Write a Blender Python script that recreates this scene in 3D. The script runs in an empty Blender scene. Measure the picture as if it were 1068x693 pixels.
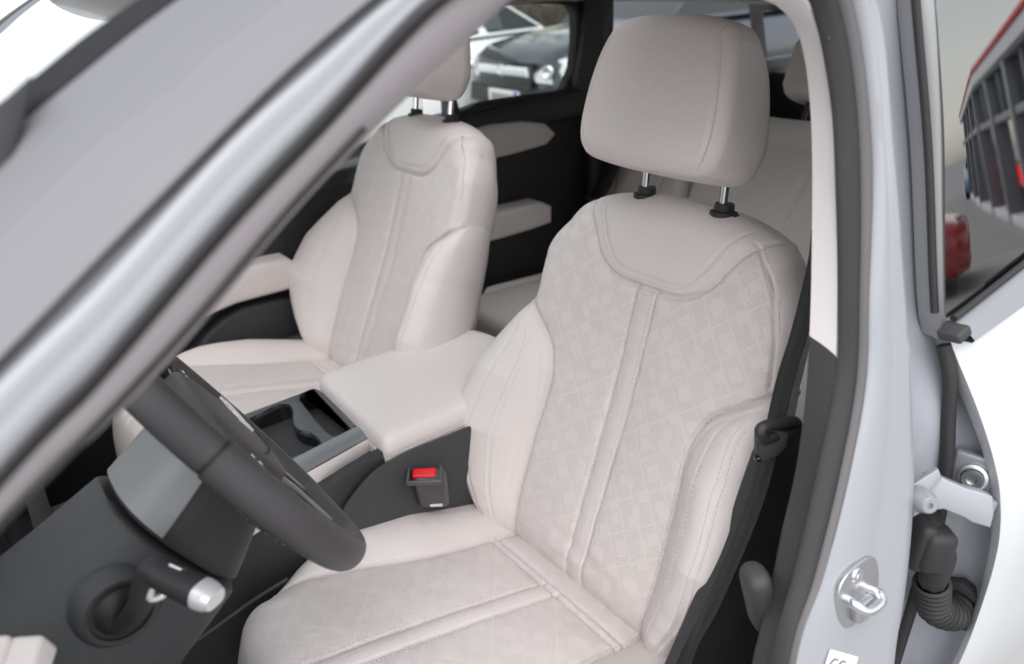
import bpy, bmesh, math, random
import numpy as np
from mathutils import Vector, Matrix
random.seed(4); rng = np.random.default_rng(4)
SC = bpy.context.scene; COL = SC.collection
V = lambda *a: np.array(a, float)
R_ = math.radians
# ------------------------------------------------------------------ camera (metres; X = towards the rear of the car, Y = passenger side, Z up)
CAM = V(-.58, -.715, .865); YAW, PIT, ROL, FPX = R_(54.548), R_(24.464), R_(-3.757), 801.648
_f = V(math.cos(PIT)*math.cos(YAW), math.cos(PIT)*math.sin(YAW), -math.sin(PIT))
_r = V(math.sin(YAW), -math.cos(YAW), 0); _u = np.cross(_r, _f)
CR, CU = _r*math.cos(ROL)+_u*math.sin(ROL), -_r*math.sin(ROL)+_u*math.cos(ROL)
def at(u, v, P, N):
    """point of the photo's sight line (u, v) on a plane of the car: used to survey the car's lines"""
    d = _f*FPX+CR*(u-534)-CU*(v-346.5); P = np.array(P, float); N = np.array(N, float)
    return CAM+d*(((P-CAM)@N)/(d@N))
GROUND = -.64
SIDE_N = V(0, -1, .2)
def side(u, v, off=0): return at(u, v, V(0, -.36+off, .7), SIDE_N)      # off > 0 is further inboard
def side_xz(x, z, off=0): return V(x, -.36+off+.2*(z-.7), z)

# ------------------------------------------------------------------ nodes / materials
class X:
    def __init__(s, nt, sock): s.nt, s.s = nt, sock
    def _m(s, op, *o):
        n = s.nt.nodes.new('ShaderNodeMath'); n.operation = op
        for i, a in enumerate((s,)+o):
            if isinstance(a, X): s.nt.links.new(a.s, n.inputs[i])
            else: n.inputs[i].default_value = a
        return X(s.nt, n.outputs[0])
    def __add__(s, o): return s._m('ADD', o)
    def __sub__(s, o): return s._m('SUBTRACT', o)
    def __mul__(s, o): return s._m('MULTIPLY', o)
    def lt(s, o): return s._m('LESS_THAN', o)
    def gt(s, o): return s._m('GREATER_THAN', o)
    def fract(s): return s._m('FRACT')
    def floor(s): return s._m('FLOOR')
    def mn(s, o): return s._m('MINIMUM', o)
    def mx(s, o): return s._m('MAXIMUM', o)
    def sqrt(s): return s._m('SQRT')
    def smooth(s, a, b):
        n = s.nt.nodes.new('ShaderNodeMapRange'); n.interpolation_type = 'SMOOTHSTEP'
        s.nt.links.new(s.s, n.inputs[0]); n.inputs[1].default_value = a; n.inputs[2].default_value = b
        return X(s.nt, n.outputs[0])
M = {}
def mat(name, col, rough=.5, metal=0, bump=None, coat=0, var=0, spec=.5, sheen=0, emit=None, dirt=None):
    m = bpy.data.materials.new(name); m.use_nodes = True; nt = m.node_tree
    b = nt.nodes['Principled BSDF']
    b.inputs['Base Color'].default_value = (*col, 1); b.inputs['Roughness'].default_value = rough
    b.inputs['Metallic'].default_value = metal; b.inputs['Coat Weight'].default_value = coat
    b.inputs['Coat Roughness'].default_value = .04; b.inputs['Specular IOR Level'].default_value = spec
    if sheen: b.inputs['Sheen Weight'].default_value = sheen
    if emit: b.inputs['Emission Color'].default_value = (*col, 1); b.inputs['Emission Strength'].default_value = emit
    tc = nt.nodes.new('ShaderNodeTexCoord')
    if bump:
        h = None
        for sc, st, kind in bump:
            t = nt.nodes.new('ShaderNodeTexVoronoi' if kind == 'v' else 'ShaderNodeTexNoise')
            t.inputs['Scale'].default_value = sc; nt.links.new(tc.outputs['Object'], t.inputs['Vector'])
            if kind != 'v': t.inputs['Detail'].default_value = 4
            o = X(nt, t.outputs['Distance' if kind == 'v' else 'Fac'])*st
            h = o if h is None else h+o
        bp = nt.nodes.new('ShaderNodeBump'); bp.inputs['Strength'].default_value = 1; bp.inputs['Distance'].default_value = .001
        nt.links.new(h.s, bp.inputs['Height']); nt.links.new(bp.outputs[0], b.inputs['Normal'])
        M[name+'_h'] = h
    if var:
        t = nt.nodes.new('ShaderNodeTexNoise'); t.inputs['Scale'].default_value = 9; t.inputs['Detail'].default_value = 5
        nt.links.new(tc.outputs['Object'], t.inputs['Vector'])
        mx = nt.nodes.new('ShaderNodeMix'); mx.data_type = 'RGBA'
        mx.inputs['A'].default_value = (*[c*(1-var) for c in col], 1); mx.inputs['B'].default_value = (*[min(1, c*(1+var)) for c in col], 1)
        nt.links.new(t.outputs['Fac'], mx.inputs['Factor']); nt.links.new(mx.outputs['Result'], b.inputs['Base Color'])
        r = X(nt, t.outputs['Fac'])*(.16)+(rough-.08); nt.links.new(r.s, b.inputs['Roughness'])
    M[name] = m
    return m
LEATHER = (.735, .668, .648)
lgrain = [(800, .30, 'v'), (150, .35, 'n'), (55, .8, 'n'), (20, 1.2, 'n')]
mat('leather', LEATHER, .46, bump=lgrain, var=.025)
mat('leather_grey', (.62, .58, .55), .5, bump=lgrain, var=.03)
mat('thread', (.66, .61, .58), .7)
mat('black_plastic', (.024, .023, .025), .48, bump=[(1400, .3, 'v')], var=.15)
mat('grey_plastic', (.038, .039, .042), .5, bump=[(1100, .45, 'v')], var=.1)
mat('trim_grey', (.045, .042, .044), .55, bump=[(900, .35, 'v')], var=.08)
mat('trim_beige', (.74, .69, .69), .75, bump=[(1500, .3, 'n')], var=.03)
mat('trim_beige_shaded', (.34, .305, .32), .75, bump=[(1500, .3, 'n')], var=.04)  # the beige trim again, darkened to hold the A-pillar's shade in its colour
mat('headliner', (.50, .475, .455), .9, bump=[(900, .6, 'n')])
mat('carpet', (.022, .021, .022), .95, bump=[(500, 2.5, 'n')])
mat('gloss_black', (.008, .008, .01), .1)
mat('satin_silver', (.34, .345, .36), .38, metal=.75, var=.05)
mat('well_shade_black', (.007, .007, .008), .5)  # blacker than the other plastics: depth shade of the recesses put into the colour
mat('strip_grey', (.30, .30, .31), .32, metal=.6)
mat('lettering', (.85, .85, .86), .3, metal=.3)
mat('buckle_grey', (.05, .046, .048), .35, coat=.2)
mat('satin_band', (.20, .204, .212), .5, metal=.25, var=.05)
mat('satin_dark', (.11, .112, .118), .36, metal=.5, var=.05)
mat('chrome', (.72, .72, .74), .12, metal=1)
mat('steel', (.55, .55, .56), .3, metal=1, var=.08)
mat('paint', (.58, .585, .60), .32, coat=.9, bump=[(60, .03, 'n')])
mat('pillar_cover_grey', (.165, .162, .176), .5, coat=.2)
mat('shaded_frame_paint', (.315, .32, .345), .42, coat=.35, bump=[(60, .03, 'n')])  # white body paint darkened, shade of the door opening put into the colour
mat('shaded_inner_paint', (.34, .35, .385), .38, coat=.5, bump=[(90, .06, 'n')])  # darkened body white, carries the shade of pillar recess and shut face
mat('rubber', (.022, .021, .022), .62, bump=[(500, .3, 'n')], var=.15)
mat('seal_rubber', (.022, .020, .021), .6, bump=[(700, .3, 'n')], var=.1)
mat('matt_black', (.03, .03, .034), .95, spec=.12)
mat('seal_lip', (.11, .104, .108), .55, bump=[(700, .3, 'n')], var=.1)
mat('webbing', (.012, .012, .014), .75)
mat('wheel_leather', (.058, .053, .056), .42, bump=[(1000, .4, 'v'), (200, .3, 'n')], var=.12)
mat('red_plastic', (.75, .01, .015), .3)
mat('white_mark', (.75, .75, .75), .5)
mat('sticker', (.78, .79, .8), .5)
mat('chrome_tip', (.72, .72, .73), .38, metal=.45)
mat('lug', (.30, .31, .335), .35, metal=.3)
# stitched webbing ribs
def wave_bump(m, scale, dist):
    nt = M[m].node_tree; tc = nt.nodes.new('ShaderNodeTexCoord'); w = nt.nodes.new('ShaderNodeTexWave')
    w.inputs['Scale'].default_value = scale; nt.links.new(tc.outputs['UV'], w.inputs['Vector'])
    bp = nt.nodes.new('ShaderNodeBump'); bp.inputs['Distance'].default_value = dist; nt.links.new(w.outputs['Fac'], bp.inputs['Height'])
    nt.links.new(bp.outputs[0], nt.nodes['Principled BSDF'].inputs['Normal'])
wave_bump('webbing', 60, .0003)
def glass(name, tint, refl_ior=1.5, rough=0.0):
    m = bpy.data.materials.new(name); m.use_nodes = True; nt = m.node_tree; nt.nodes.clear()
    out = nt.nodes.new('ShaderNodeOutputMaterial'); mx = nt.nodes.new('ShaderNodeMixShader'); fr = nt.nodes.new('ShaderNodeFresnel')
    g = nt.nodes.new('ShaderNodeBsdfGlossy'); t = nt.nodes.new('ShaderNodeBsdfTransparent')
    fr.inputs['IOR'].default_value = refl_ior; g.inputs['Roughness'].default_value = rough; t.inputs['Color'].default_value = (*tint, 1)
    nt.links.new(fr.outputs[0], mx.inputs[0]); nt.links.new(t.outputs[0], mx.inputs[1]); nt.links.new(g.outputs[0], mx.inputs[2])
    nt.links.new(mx.outputs[0], out.inputs[0]); M[name] = m
glass('clear_glass', (.93, .96, .94)); glass('fill_roof_glass', (.8, .81, .82)); glass('privacy_glass', (.10, .105, .11), 4.0); glass('windshield_glass', (.86, .88, .87), 1.45, .03)
# perforated leather: woven blocks of tiny punched holes, laid out in the panel's own UV (metres)
def perforated(name, strip=False, mix=.23):
    m = mat(name, LEATHER, .5, bump=lgrain, var=.03); nt = m.node_tree
    uvn = nt.nodes.new('ShaderNodeUVMap'); uvn.uv_map = 'UVMap'
    sp = nt.nodes.new('ShaderNodeSeparateXYZ'); nt.links.new(uvn.outputs[0], sp.inputs[0])
    s, t = X(nt, sp.outputs[0]), X(nt, sp.outputs[1])
    if strip: a, b = s*(1/.0034), t*(1/.0034)
    else:
        th = R_(38); a, b = (s*math.cos(th)+t*math.sin(th))*(1/.0033), (t*math.cos(th)-s*math.sin(th))*(1/.0033)
    da, db = a.fract()-.5, b.fract()-.5
    hole = (da*da+db*db).sqrt().smooth(.36, .2)
    if not strip:
        A, B = a*(1/9.), b*(1/9.); fa, fb = A.fract(), B.fract()
        A2, B2 = a*(1/13.5)+.3, b*(1/13.5)+.55; ga, gb = A2.fract(), B2.fract()
        par = ((A.floor()+B.floor())*.5).fract().gt(.25)
        bands = fa.gt(.1)*gb.gt(.08)                      # plain thread lines of the plaid
        plain = (fa.gt(.45)*fb.gt(.35)*fb.lt(.85)*par).mx(ga.gt(.2)*ga.lt(.55)*gb.gt(.3)*gb.lt(.7))
        hole = hole*bands*(plain*-1+1)
    bs = nt.nodes['Principled BSDF']; old = bs.inputs['Base Color'].links[0].from_socket
    mx = nt.nodes.new('ShaderNodeMix'); mx.data_type = 'RGBA'; k = .42 if not strip else .6
    nt.links.new((hole*(mix if not strip else .25)).s, mx.inputs['Factor']); nt.links.new(old, mx.inputs['A']); mx.inputs['B'].default_value = (*[c*k for c in LEATHER], 1)
    nt.links.new(mx.outputs['Result'], bs.inputs['Base Color'])
    bp = [n for n in nt.nodes if n.type == 'BUMP'][0]
    h = X(nt, bp.inputs['Height'].links[0].from_socket)+hole*-.35; nt.links.new(h.s, bp.inputs['Height'])
perforated('leather_perforated'); perforated('leather_perforated_fine', False, .13); perforated('leather_strip', True)

# ------------------------------------------------------------------ object helpers
def link(o, parent=None):
    COL.objects.link(o)
    if parent is not None: o.parent = parent
    return o
def thing(name, label, cat, loc=(0, 0, 0), rz=0, group=None):
    o = bpy.data.objects.new(name, None); o.empty_display_size = .1; link(o)
    o.location = loc; o.rotation_euler = (0, 0, rz); o['label'] = label; o['category'] = cat
    if group: o['group'] = group
    return o
def tag(o, label, cat, group=None):
    o['label'] = label; o['category'] = cat
    if group: o['group'] = group
    return o
def mesh(name, verts, faces, m, parent=None, smooth=True, uv=None, normals=None, sharp=None):
    me = bpy.data.meshes.new(name)
    verts = np.asarray(verts, float)
    if parent is not None:
        T = np.array(world_inv(parent)); verts = verts@T[:3, :3].T+T[:3, 3]
    me.from_pydata([tuple(v) for v in verts], [], [tuple(int(i) for i in f) for f in faces])
    if uv is not None:
        l = me.uv_layers.new(name='UVMap'); idx = np.empty(len(me.loops), np.int32); me.loops.foreach_get('vertex_index', idx)
        l.data.foreach_set('uv', np.asarray(uv, np.float32)[idx].ravel())
    me.polygons.foreach_set('use_smooth', [smooth]*len(me.polygons))
    if normals is not None: me.normals_split_custom_set_from_vertices([tuple(n) for n in normals])
    elif sharp: me.set_sharp_from_angle(angle=R_(sharp))
    me.validate(); me.update()
    if m is not None: me.materials.append(M[m] if isinstance(m, str) else m)
    return link(bpy.data.objects.new(name, me), parent)
def world_inv(o):
    mw = Matrix.Identity(4)
    while o is not None:
        mw = (Matrix.Translation(o.location)@Matrix.Rotation(o.rotation_euler.z, 4, 'Z'))@mw; o = o.parent
    return mw.inverted()
def crom(pts, n, closed=False):
    """Catmull-Rom through pts, n samples evenly spread by length"""
    P = np.asarray(pts, float)
    if closed: P = np.vstack([P[-1], P, P[0], P[1]])
    else: P = np.vstack([2*P[0]-P[1], P, 2*P[-1]-P[-2]])
    out = []
    for i in range(1, len(P)-2):
        t = np.linspace(0, 1, 24, endpoint=False)[:, None]; a, b, c, d = P[i-1], P[i], P[i+1], P[i+2]
        out.append(.5*((2*b)+(c-a)*t+(2*a-5*b+4*c-d)*t**2+(-a+3*b-3*c+d)*t**3))
    out.append(P[-2][None]); Q = np.vstack(out)
    L = np.concatenate([[0], np.cumsum(np.linalg.norm(np.diff(Q, axis=0), axis=1))])
    tt = np.linspace(0, L[-1], n+1)[:-1] if closed else np.linspace(0, L[-1], n)
    return np.stack([np.interp(tt, L, Q[:, k]) for k in range(Q.shape[1])], 1)
def grid_faces(nr, nc, closed_c=False, off=0):
    F = []
    for i in range(nr-1):
        for j in range(nc if closed_c else nc-1):
            a = off+i*nc+j; b = off+i*nc+(j+1) % nc; F.append((a, b, b+nc, a+nc))
    return F
def loft(name, curves, m, parent=None, n=60, thick=0, closed=False, cap=False, sharp=40, flip=False, resample=True, uvscale=None):
    C = [crom(c, n) for c in curves] if resample else [np.asarray(c, float) for c in curves]
    n = len(C[0]); vs = np.vstack(C); F = grid_faces(len(C), n, closed)
    if cap:
        F.append(tuple(range(n))[::-1]); F.append(tuple(range((len(C)-1)*n, len(C)*n)))
    if flip: F = [f[::-1] for f in F]
    uv = None
    if uvscale:
        uv = np.array([[j/(n-1)*uvscale[0], i/(len(C)-1)*uvscale[1]] for i in range(len(C)) for j in range(n)])
    o = mesh(name, vs, F, m, parent, sharp=sharp, uv=uv)
    if thick:
        md = o.modifiers.new('thickness', 'SOLIDIFY'); md.thickness = thick; md.offset = -1
    return o
def tube_geo(path, r, nseg=10, n=40, closed=False, prof=None):
    P = crom(path, n, closed); n = len(P); r = np.interp(np.linspace(0, 1, n), np.linspace(0, 1, len(np.atleast_1d(r))), np.atleast_1d(r))
    T = np.gradient(P, axis=0) if not closed else np.roll(P, -1, 0)-np.roll(P, 1, 0); T /= np.linalg.norm(T, axis=1)[:, None]+1e-12
    up = V(0, 0, 1) if abs(T[0][2]) < .9 else V(1, 0, 0); vs = []
    for i in range(n):
        a = np.cross(T[i], up); a /= np.linalg.norm(a)+1e-12; b = np.cross(a, T[i]); up = b
        for k in range(nseg):
            th = 2*math.pi*k/nseg; vs.append(P[i]+r[i]*(a*math.cos(th)+b*math.sin(th)))
    F = grid_faces(n, nseg, True)
    if closed:
        F += [((n-1)*nseg+k, (n-1)*nseg+(k+1) % nseg, (k+1) % nseg, k) for k in range(nseg)]
    else: F += [tuple(range(nseg))[::-1], tuple(range((n-1)*nseg, n*nseg))]
    return vs, F
def tube(name, path, r, m, parent=None, nseg=10, n=40, closed=False):
    v, f = tube_geo(path, r, nseg, n, closed); return mesh(name, v, f, m, parent, sharp=50)
def merge(parts):
    vs, F = [], []
    for v, f in parts:
        o = len(vs); vs += [tuple(x) for x in v]; F += [tuple(i+o for i in q) for q in f]
    return vs, F
def frame(x, z):
    x = np.array(x, float); x /= np.linalg.norm(x); z = np.array(z, float); z = z-x*(z@x); z /= np.linalg.norm(z)
    return np.stack([x, np.cross(z, x), z])      # rows = local axes
def box_geo(size, c, R=None, bev=.0, seg=3):
    bm = bmesh.new(); bmesh.ops.create_cube(bm, size=1)
    for v in bm.verts: v.co = Vector((v.co.x*size[0], v.co.y*size[1], v.co.z*size[2]))
    if bev: bmesh.ops.bevel(bm, geom=bm.edges[:], offset=bev, segments=seg, affect='EDGES', profile=.5)
    R = np.eye(3) if R is None else R; bm.verts.index_update()
    vs = [np.array(v.co)@R+np.array(c) for v in bm.verts]; fs = [[v.index for v in f.verts] for f in bm.faces]; bm.free()
    return vs, fs
def box(name, size, c, m, parent=None, R=None, bev=.004, seg=3, sharp=35):
    v, f = box_geo(size, c, R, bev, seg); return mesh(name, v, f, m, parent, sharp=sharp)
def plate(name, outer, holes, O, A, B, depth, m, parent=None, bev=.0):
    """flat plate with holes: 2-D loops in axes A, B at O, thickness along A x B"""
    cu = bpy.data.curves.new(name, 'CURVE'); cu.dimensions = '2D'; cu.fill_mode = 'BOTH'; cu.extrude = depth/2; cu.bevel_depth = bev; cu.bevel_resolution = 2
    for lp in [outer]+list(holes):
        s = cu.splines.new('POLY'); s.points.add(len(lp)-1); s.use_cyclic_u = True
        for p, q in zip(s.points, lp): p.co = (q[0], q[1], 0, 1)
    o = bpy.data.objects.new('tmp', cu); me = bpy.data.meshes.new_from_object(o)
    vs = np.array([v.co for v in me.vertices]); fs = [list(p.vertices) for p in me.polygons]
    bpy.data.objects.remove(o); bpy.data.curves.remove(cu); bpy.data.meshes.remove(me)
    A = np.array(A, float); B = np.array(B, float); A /= np.linalg.norm(A); B = B-A*(A@B); B /= np.linalg.norm(B); N = np.cross(A, B)
    w = np.array(O)+vs[:, :1]*A+vs[:, 1:2]*B+vs[:, 2:3]*N
    # weld
    bm = bmesh.new()
    bv = [bm.verts.new(x) for x in w]
    for f in fs:
        try: bm.faces.new([bv[i] for i in f])
        except ValueError: pass
    bmesh.ops.remove_doubles(bm, verts=bm.verts[:], dist=1e-5); bm.verts.index_update()
    v2 = [np.array(v.co) for v in bm.verts]; f2 = [[v.index for v in f.verts] for f in bm.faces]; bm.free()
    return mesh(name, v2, f2, m, parent, sharp=35)
def rrect(w, h, r, n=6, c=(0, 0)):
    pts = []
    for cx, cy, a0 in ((w/2-r, h/2-r, 0), (-w/2+r, h/2-r, 90), (-w/2+r, -h/2+r, 180), (w/2-r, -h/2+r, 270)):
        for k in range(n+1):
            a = R_(a0+90*k/n); pts.append((c[0]+cx+r*math.cos(a), c[1]+cy+r*math.sin(a)))
    return pts
def text_mesh(name, body, size, O, A, B, depth, m, parent=None, extra=0):
    cu = bpy.data.curves.new(name, 'FONT'); cu.body = body; cu.size = size; cu.extrude = depth; cu.align_x = 'CENTER'; cu.align_y = 'CENTER'; cu.offset = extra
    o = bpy.data.objects.new('tmp', cu); me = bpy.data.meshes.new_from_object(o)
    vs = np.array([v.co for v in me.vertices]); fs = [list(p.vertices) for p in me.polygons]
    bpy.data.objects.remove(o); bpy.data.curves.remove(cu); bpy.data.meshes.remove(me)
    A = np.array(A, float); A /= np.linalg.norm(A); B = np.array(B, float); B = B-A*(A@B); B /= np.linalg.norm(B); N = np.cross(A, B)
    return mesh(name, np.array(O)+vs[:, :1]*A+vs[:, 1:2]*B+vs[:, 2:3]*N, fs, m, parent, smooth=False)
def lathe_geo(prof, O, axis, nseg=32):
    ax = np.array(axis, float); ax /= np.linalg.norm(ax); a = np.cross(ax, V(0, 0, 1) if abs(ax[2]) < .9 else V(1, 0, 0)); a /= np.linalg.norm(a); b = np.cross(ax, a)
    vs = []
    for r, h in prof:
        for k in range(nseg):
            t = 2*math.pi*k/nseg; vs.append(np.array(O)+ax*h+r*(a*math.cos(t)+b*math.sin(t)))
    F = grid_faces(len(prof), nseg, True); F += [tuple(range(nseg))[::-1], tuple(range((len(prof)-1)*nseg, len(prof)*nseg))]
    return vs, F
def lathe(name, prof, O, axis, m, parent=None, nseg=32):
    v, f = lathe_geo(prof, O, axis, nseg); return mesh(name, v, f, m, parent, sharp=40)
def pdist(P, line):
    """distance of 2-D points P to a dense polyline"""
    L = np.asarray(line, float); A, B = L[:-1], L[1:]; D = B-A; dd = (D**2).sum(1)+1e-12; P = np.asarray(P, float); out = np.empty(len(P))
    for k in range(0, len(P), 4000):
        q = P[k:k+4000, None, :]-A[None]; t = np.clip((q*D).sum(2)/dd, 0, 1); q = q-t[..., None]*D; out[k:k+4000] = np.sqrt((q**2).sum(2).min(1))
    return out
def coons(left, right, bottom, top, nu, nv, ue=.5, ve=.5):
    """2-D patch between four curves (left/right run bottom->top, bottom/top run left->right)"""
    sp = lambda n, e: (1-e)*np.linspace(0, 1, n)+e*(.5-.5*np.cos(np.pi*np.linspace(0, 1, n)))
    us, vs_ = sp(nu, ue), sp(nv, ve)
    def samp(c, t):
        c = np.asarray(c); L = np.concatenate([[0], np.cumsum(np.linalg.norm(np.diff(c, axis=0), axis=1))]); L /= L[-1]
        return np.stack([np.interp(t, L, c[:, 0]), np.interp(t, L, c[:, 1])], 1)
    l, r, b, tp = samp(left, vs_), samp(right, vs_), samp(bottom, us), samp(top, us)
    U, W = us[None, :, None], vs_[:, None, None]
    S = (1-W)*b[None]+W*tp[None]+(1-U)*l[:, None]+U*r[:, None]
    S -= (1-U)*(1-W)*b[0]+U*(1-W)*b[-1]+(1-U)*W*tp[0]+U*W*tp[-1]
    X0 = S.copy(); wgt = np.zeros((nv, nu))
    for cn in (S[0, 0], S[0, -1], S[-1, 0], S[-1, -1]): wgt = np.maximum(wgt, np.exp(-(((X0-cn)**2).sum(2)/.045**2)))
    wgt = wgt[1:-1, 1:-1, None]
    for _ in range(400): S[1:-1, 1:-1] += wgt*((S[:-2, 1:-1]+S[2:, 1:-1]+S[1:-1, :-2]+S[1:-1, 2:])/4-S[1:-1, 1:-1])
    return S                                                     # nv x nu x 2
def pillow(S, nfun, Rfun, back, to_world, shrink=.03):
    """closed cushion: patch S with front height nfun, rounded border, side walls to depth `back`"""
    nv, nu = S.shape[:2]; P = S.reshape(-1, 2)
    ring = [(0, j) for j in range(nu)]+[(i, nu-1) for i in range(1, nv)]+[(nv-1, j) for j in range(nu-2, -1, -1)]+[(i, 0) for i in range(nv-2, 0, -1)]
    rid = [i*nu+j for i, j in ring]; rp = P[rid]
    d = pdist(P, np.vstack([rp[::2], rp[:1]])); d[rid] = 0
    n0 = nfun(P); Rr = Rfun(P); x = np.clip(d/Rr, 0, 1)
    n = n0-Rr*(1-np.sqrt(np.clip(1-(1-x)**2, 0, 1)))
    vs = [np.column_stack([P, n])]; F = grid_faces(nv, nu); tot = nv*nu; prev = np.array(rid); cen = rp.mean(0)
    nb = n[rid]; K = 5
    for k in range(1, K+1):
        f = k/K; sh = 1+.012*math.sin(math.pi*f)-shrink*f**2
        q = cen+(rp-cen)*sh; vs.append(np.column_stack([q, nb+(np.minimum(back, nb-.005)-nb)*f])); cur = np.arange(tot, tot+len(rid)); tot += len(rid)
        m = len(rid)
        for a in range(m): F.append((prev[(a+1) % m], prev[a], cur[a], cur[(a+1) % m]))
        prev = cur
    vs.append(np.column_stack([cen[None], [[back]]])); c = tot
    for a in range(len(prev)): F.append((prev[(a+1) % len(prev)], prev[a], c))
    L = np.vstack(vs); W = to_world(L); return L, W, F, nv*nu
def rolled(S, nfun, Rfun):
    nv, nu = S.shape[:2]; rp = np.vstack([S[0], S[1:, -1], S[-1, ::-1], S[::-1, 0]])[::2]; rp = np.vstack([rp, rp[:1]])
    def f(q):
        d = pdist(q, rp); R = Rfun(q); x = np.clip(d/R, 0, 1); n = nfun(q)-R*(1-np.sqrt(np.clip(1-(1-x)**2, 0, 1)))
        a, b = rp[:-1], rp[1:]; y0, y1 = a[:, 1], b[:, 1]; yy = q[:, 1:2]; c = (y0 > yy) != (y1 > yy)
        xi = a[:, 0]+(yy-y0)/np.where(y1 == y0, 1e-9, y1-y0)*(b[:, 0]-a[:, 0]); ins = (c & (q[:, :1] < xi)).sum(1) % 2 == 1
        return np.where(ins & (d > .012), n, np.nan)
    return f
def vnormals(Vt, F):
    N = np.zeros_like(Vt); q = np.array([f if len(f) == 4 else (*f, f[-1]) for f in F])
    fn = np.cross(Vt[q[:, 2]]-Vt[q[:, 0]], Vt[q[:, 3]]-Vt[q[:, 1]])
    bad = np.linalg.norm(fn, axis=1) < 1e-14; fn[bad] = np.cross(Vt[q[bad, 1]]-Vt[q[bad, 0]], Vt[q[bad, 2]]-Vt[q[bad, 0]])
    for k in range(4): np.add.at(N, q[:, k], fn)
    return N/(np.linalg.norm(N, axis=1)[:, None]+1e-15)
def split(L, W, F, cls, parts, parent, corners=()):
    """one object per face class, sharing smooth normals across the cut"""
    N = vnormals(W, F); out = {}
    for c_ in corners:
        near = np.where((np.hypot(L[:, 0]-c_[0], L[:, 1]-c_[1]) < .05))[0]; X_ = W[near]; D2 = ((X_[:, None]-X_[None])**2).sum(2); inner = np.hypot(L[near, 0]-c_[0], L[near, 1]-c_[1]) < .03
        Wt = np.exp(-D2/.007**2); Nn_ = Wt@N[near]; Nn_ /= np.linalg.norm(Nn_, axis=1)[:, None]+1e-12; N[near[inner]] = Nn_[inner]
    F = np.array([f if len(f) == 4 else (*f, -1) for f in F]); res = {}
    for k, (nm, m, par) in parts.items():
        sel = F[cls == k]
        if not len(sel): continue
        ids = np.unique(sel[sel >= 0]); mp = -np.ones(len(W)+1, int); mp[ids] = np.arange(len(ids))
        fs = [[mp[i] for i in f if i >= 0] for f in sel]
        res[k] = mesh(nm, W[ids], fs, m, res[par] if par is not None and par != 'root' else parent, uv=L[ids][:, :2], normals=N[ids])
    return res
def stitches(name, lines, hfun, to_world, parent, ln=.0042, gap=.0066, w=.0011, m='thread'):
    for l in lines:
        parts = []; l = np.asarray(l); Ls = np.concatenate([[0], np.cumsum(np.linalg.norm(np.diff(l, axis=0), axis=1))]); k = int(Ls[-1]/gap)
        T0 = np.arange(k)*gap; A, B = [np.stack([np.interp(t, Ls, l[:, c]) for c in (0, 1)], 1) for t in (T0, T0+ln)]
        nA, nB = hfun(A), hfun(B); pa, pb, pn = to_world(np.column_stack([A, nA+.0004])), to_world(np.column_stack([B, nB+.0004])), to_world(np.column_stack([A, nA+.0104]))
        for a_, b_, n_ in list(zip(pa, pb, pn))+[(V(np.nan, 0, 0),)*3]:
            d = b_-a_
            if np.isfinite(n_).all() and np.isfinite(d).all() and ln*.6 < np.linalg.norm(d) < ln*2: parts.append(box_geo((np.linalg.norm(d), w, w), (a_+b_)/2, frame(d, n_-a_), 0))
            elif parts:
                if len(parts) > 2: v, f = merge(parts); mesh(name, v, f, m, parent, smooth=False)
                parts = []
interp = lambda x, tab: np.interp(x, [a for a, b in tab], [b for a, b in tab])
def sm(tab, n=120):
    c = crom(tab, n); return [tuple(q) for q in c]

# ------------------------------------------------------------------ front seats
W_T = sm([(0, .205), (.05, .248), (.1, .283), (.16, .304), (.22, .306), (.30, .289), (.36, .263), (.415, .238), (.45, .235), (.50, .230), (.53, .219), (.555, .201)])
TOP = [(-.201, .555), (-.184, .583), (-.145, .604), (-.08, .618), (0, .622), (.08, .618), (.145, .604), (.184, .583), (.201, .555)]
I_T = sm([(-.01, .147), (.05, .149), (.1, .152), (.2, .150), (.29, .143), (.335, .152), (.362, .170), (.385, .200), (.405, .226), (.42, .238)])
YO_R = [(0, .4875), (.03, .4875), (.055, .489), (.080, .497), (.103, .513), (.123, .54), (.142, .568), (.165, .592), (.19, .612)]
YI_R = [(0, .503), (.03, .503), (.052, .5045), (.070, .513), (.088, .532), (.102, .552), (.118, .580), (.140, .606), (.15, .615)]
SH_R = [(.226, .42), (.223, .45), (.216, .485), (.199, .53), (.180, .555), (.160, .574), (.148, .584)]
mir = lambda l: [(-a, b) for a, b in l]
def both(r): return crom(mir(r)[::-1][:-1]+r, 160)
LOW = [(t_, w_) for t_, w_ in I_T]
insR = crom([(w_, t_) for t_, w_ in I_T], 120); bolR = insR+np.column_stack([.014*np.ones(120), -.004*np.ones(120)])
bs1 = np.array([(iw+.31*(ww-iw), t_) for t_ in np.linspace(.02, .375, 90) for iw, ww in [(interp(t_, I_T)+.0, interp(t_, W_T))]])
bs2 = np.array([(iw+.58*(ww-iw), t_) for t_ in np.linspace(.03, .375, 90) for iw, ww in [(interp(t_, I_T)+.0, interp(t_, W_T))]])
shR = crom(SH_R, 80); yo, yi = both(YO_R), both(YI_R)
stripR = np.array([(.0165+.002*(t_/.49), t_) for t_ in np.linspace(-.01, .4875, 60)])
mirr = lambda a: np.asarray(a)*V(-1, 1)
def groove(P, line, depth, w): return -depth*np.exp(-(pdist(P, line)/w)**2)
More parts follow.
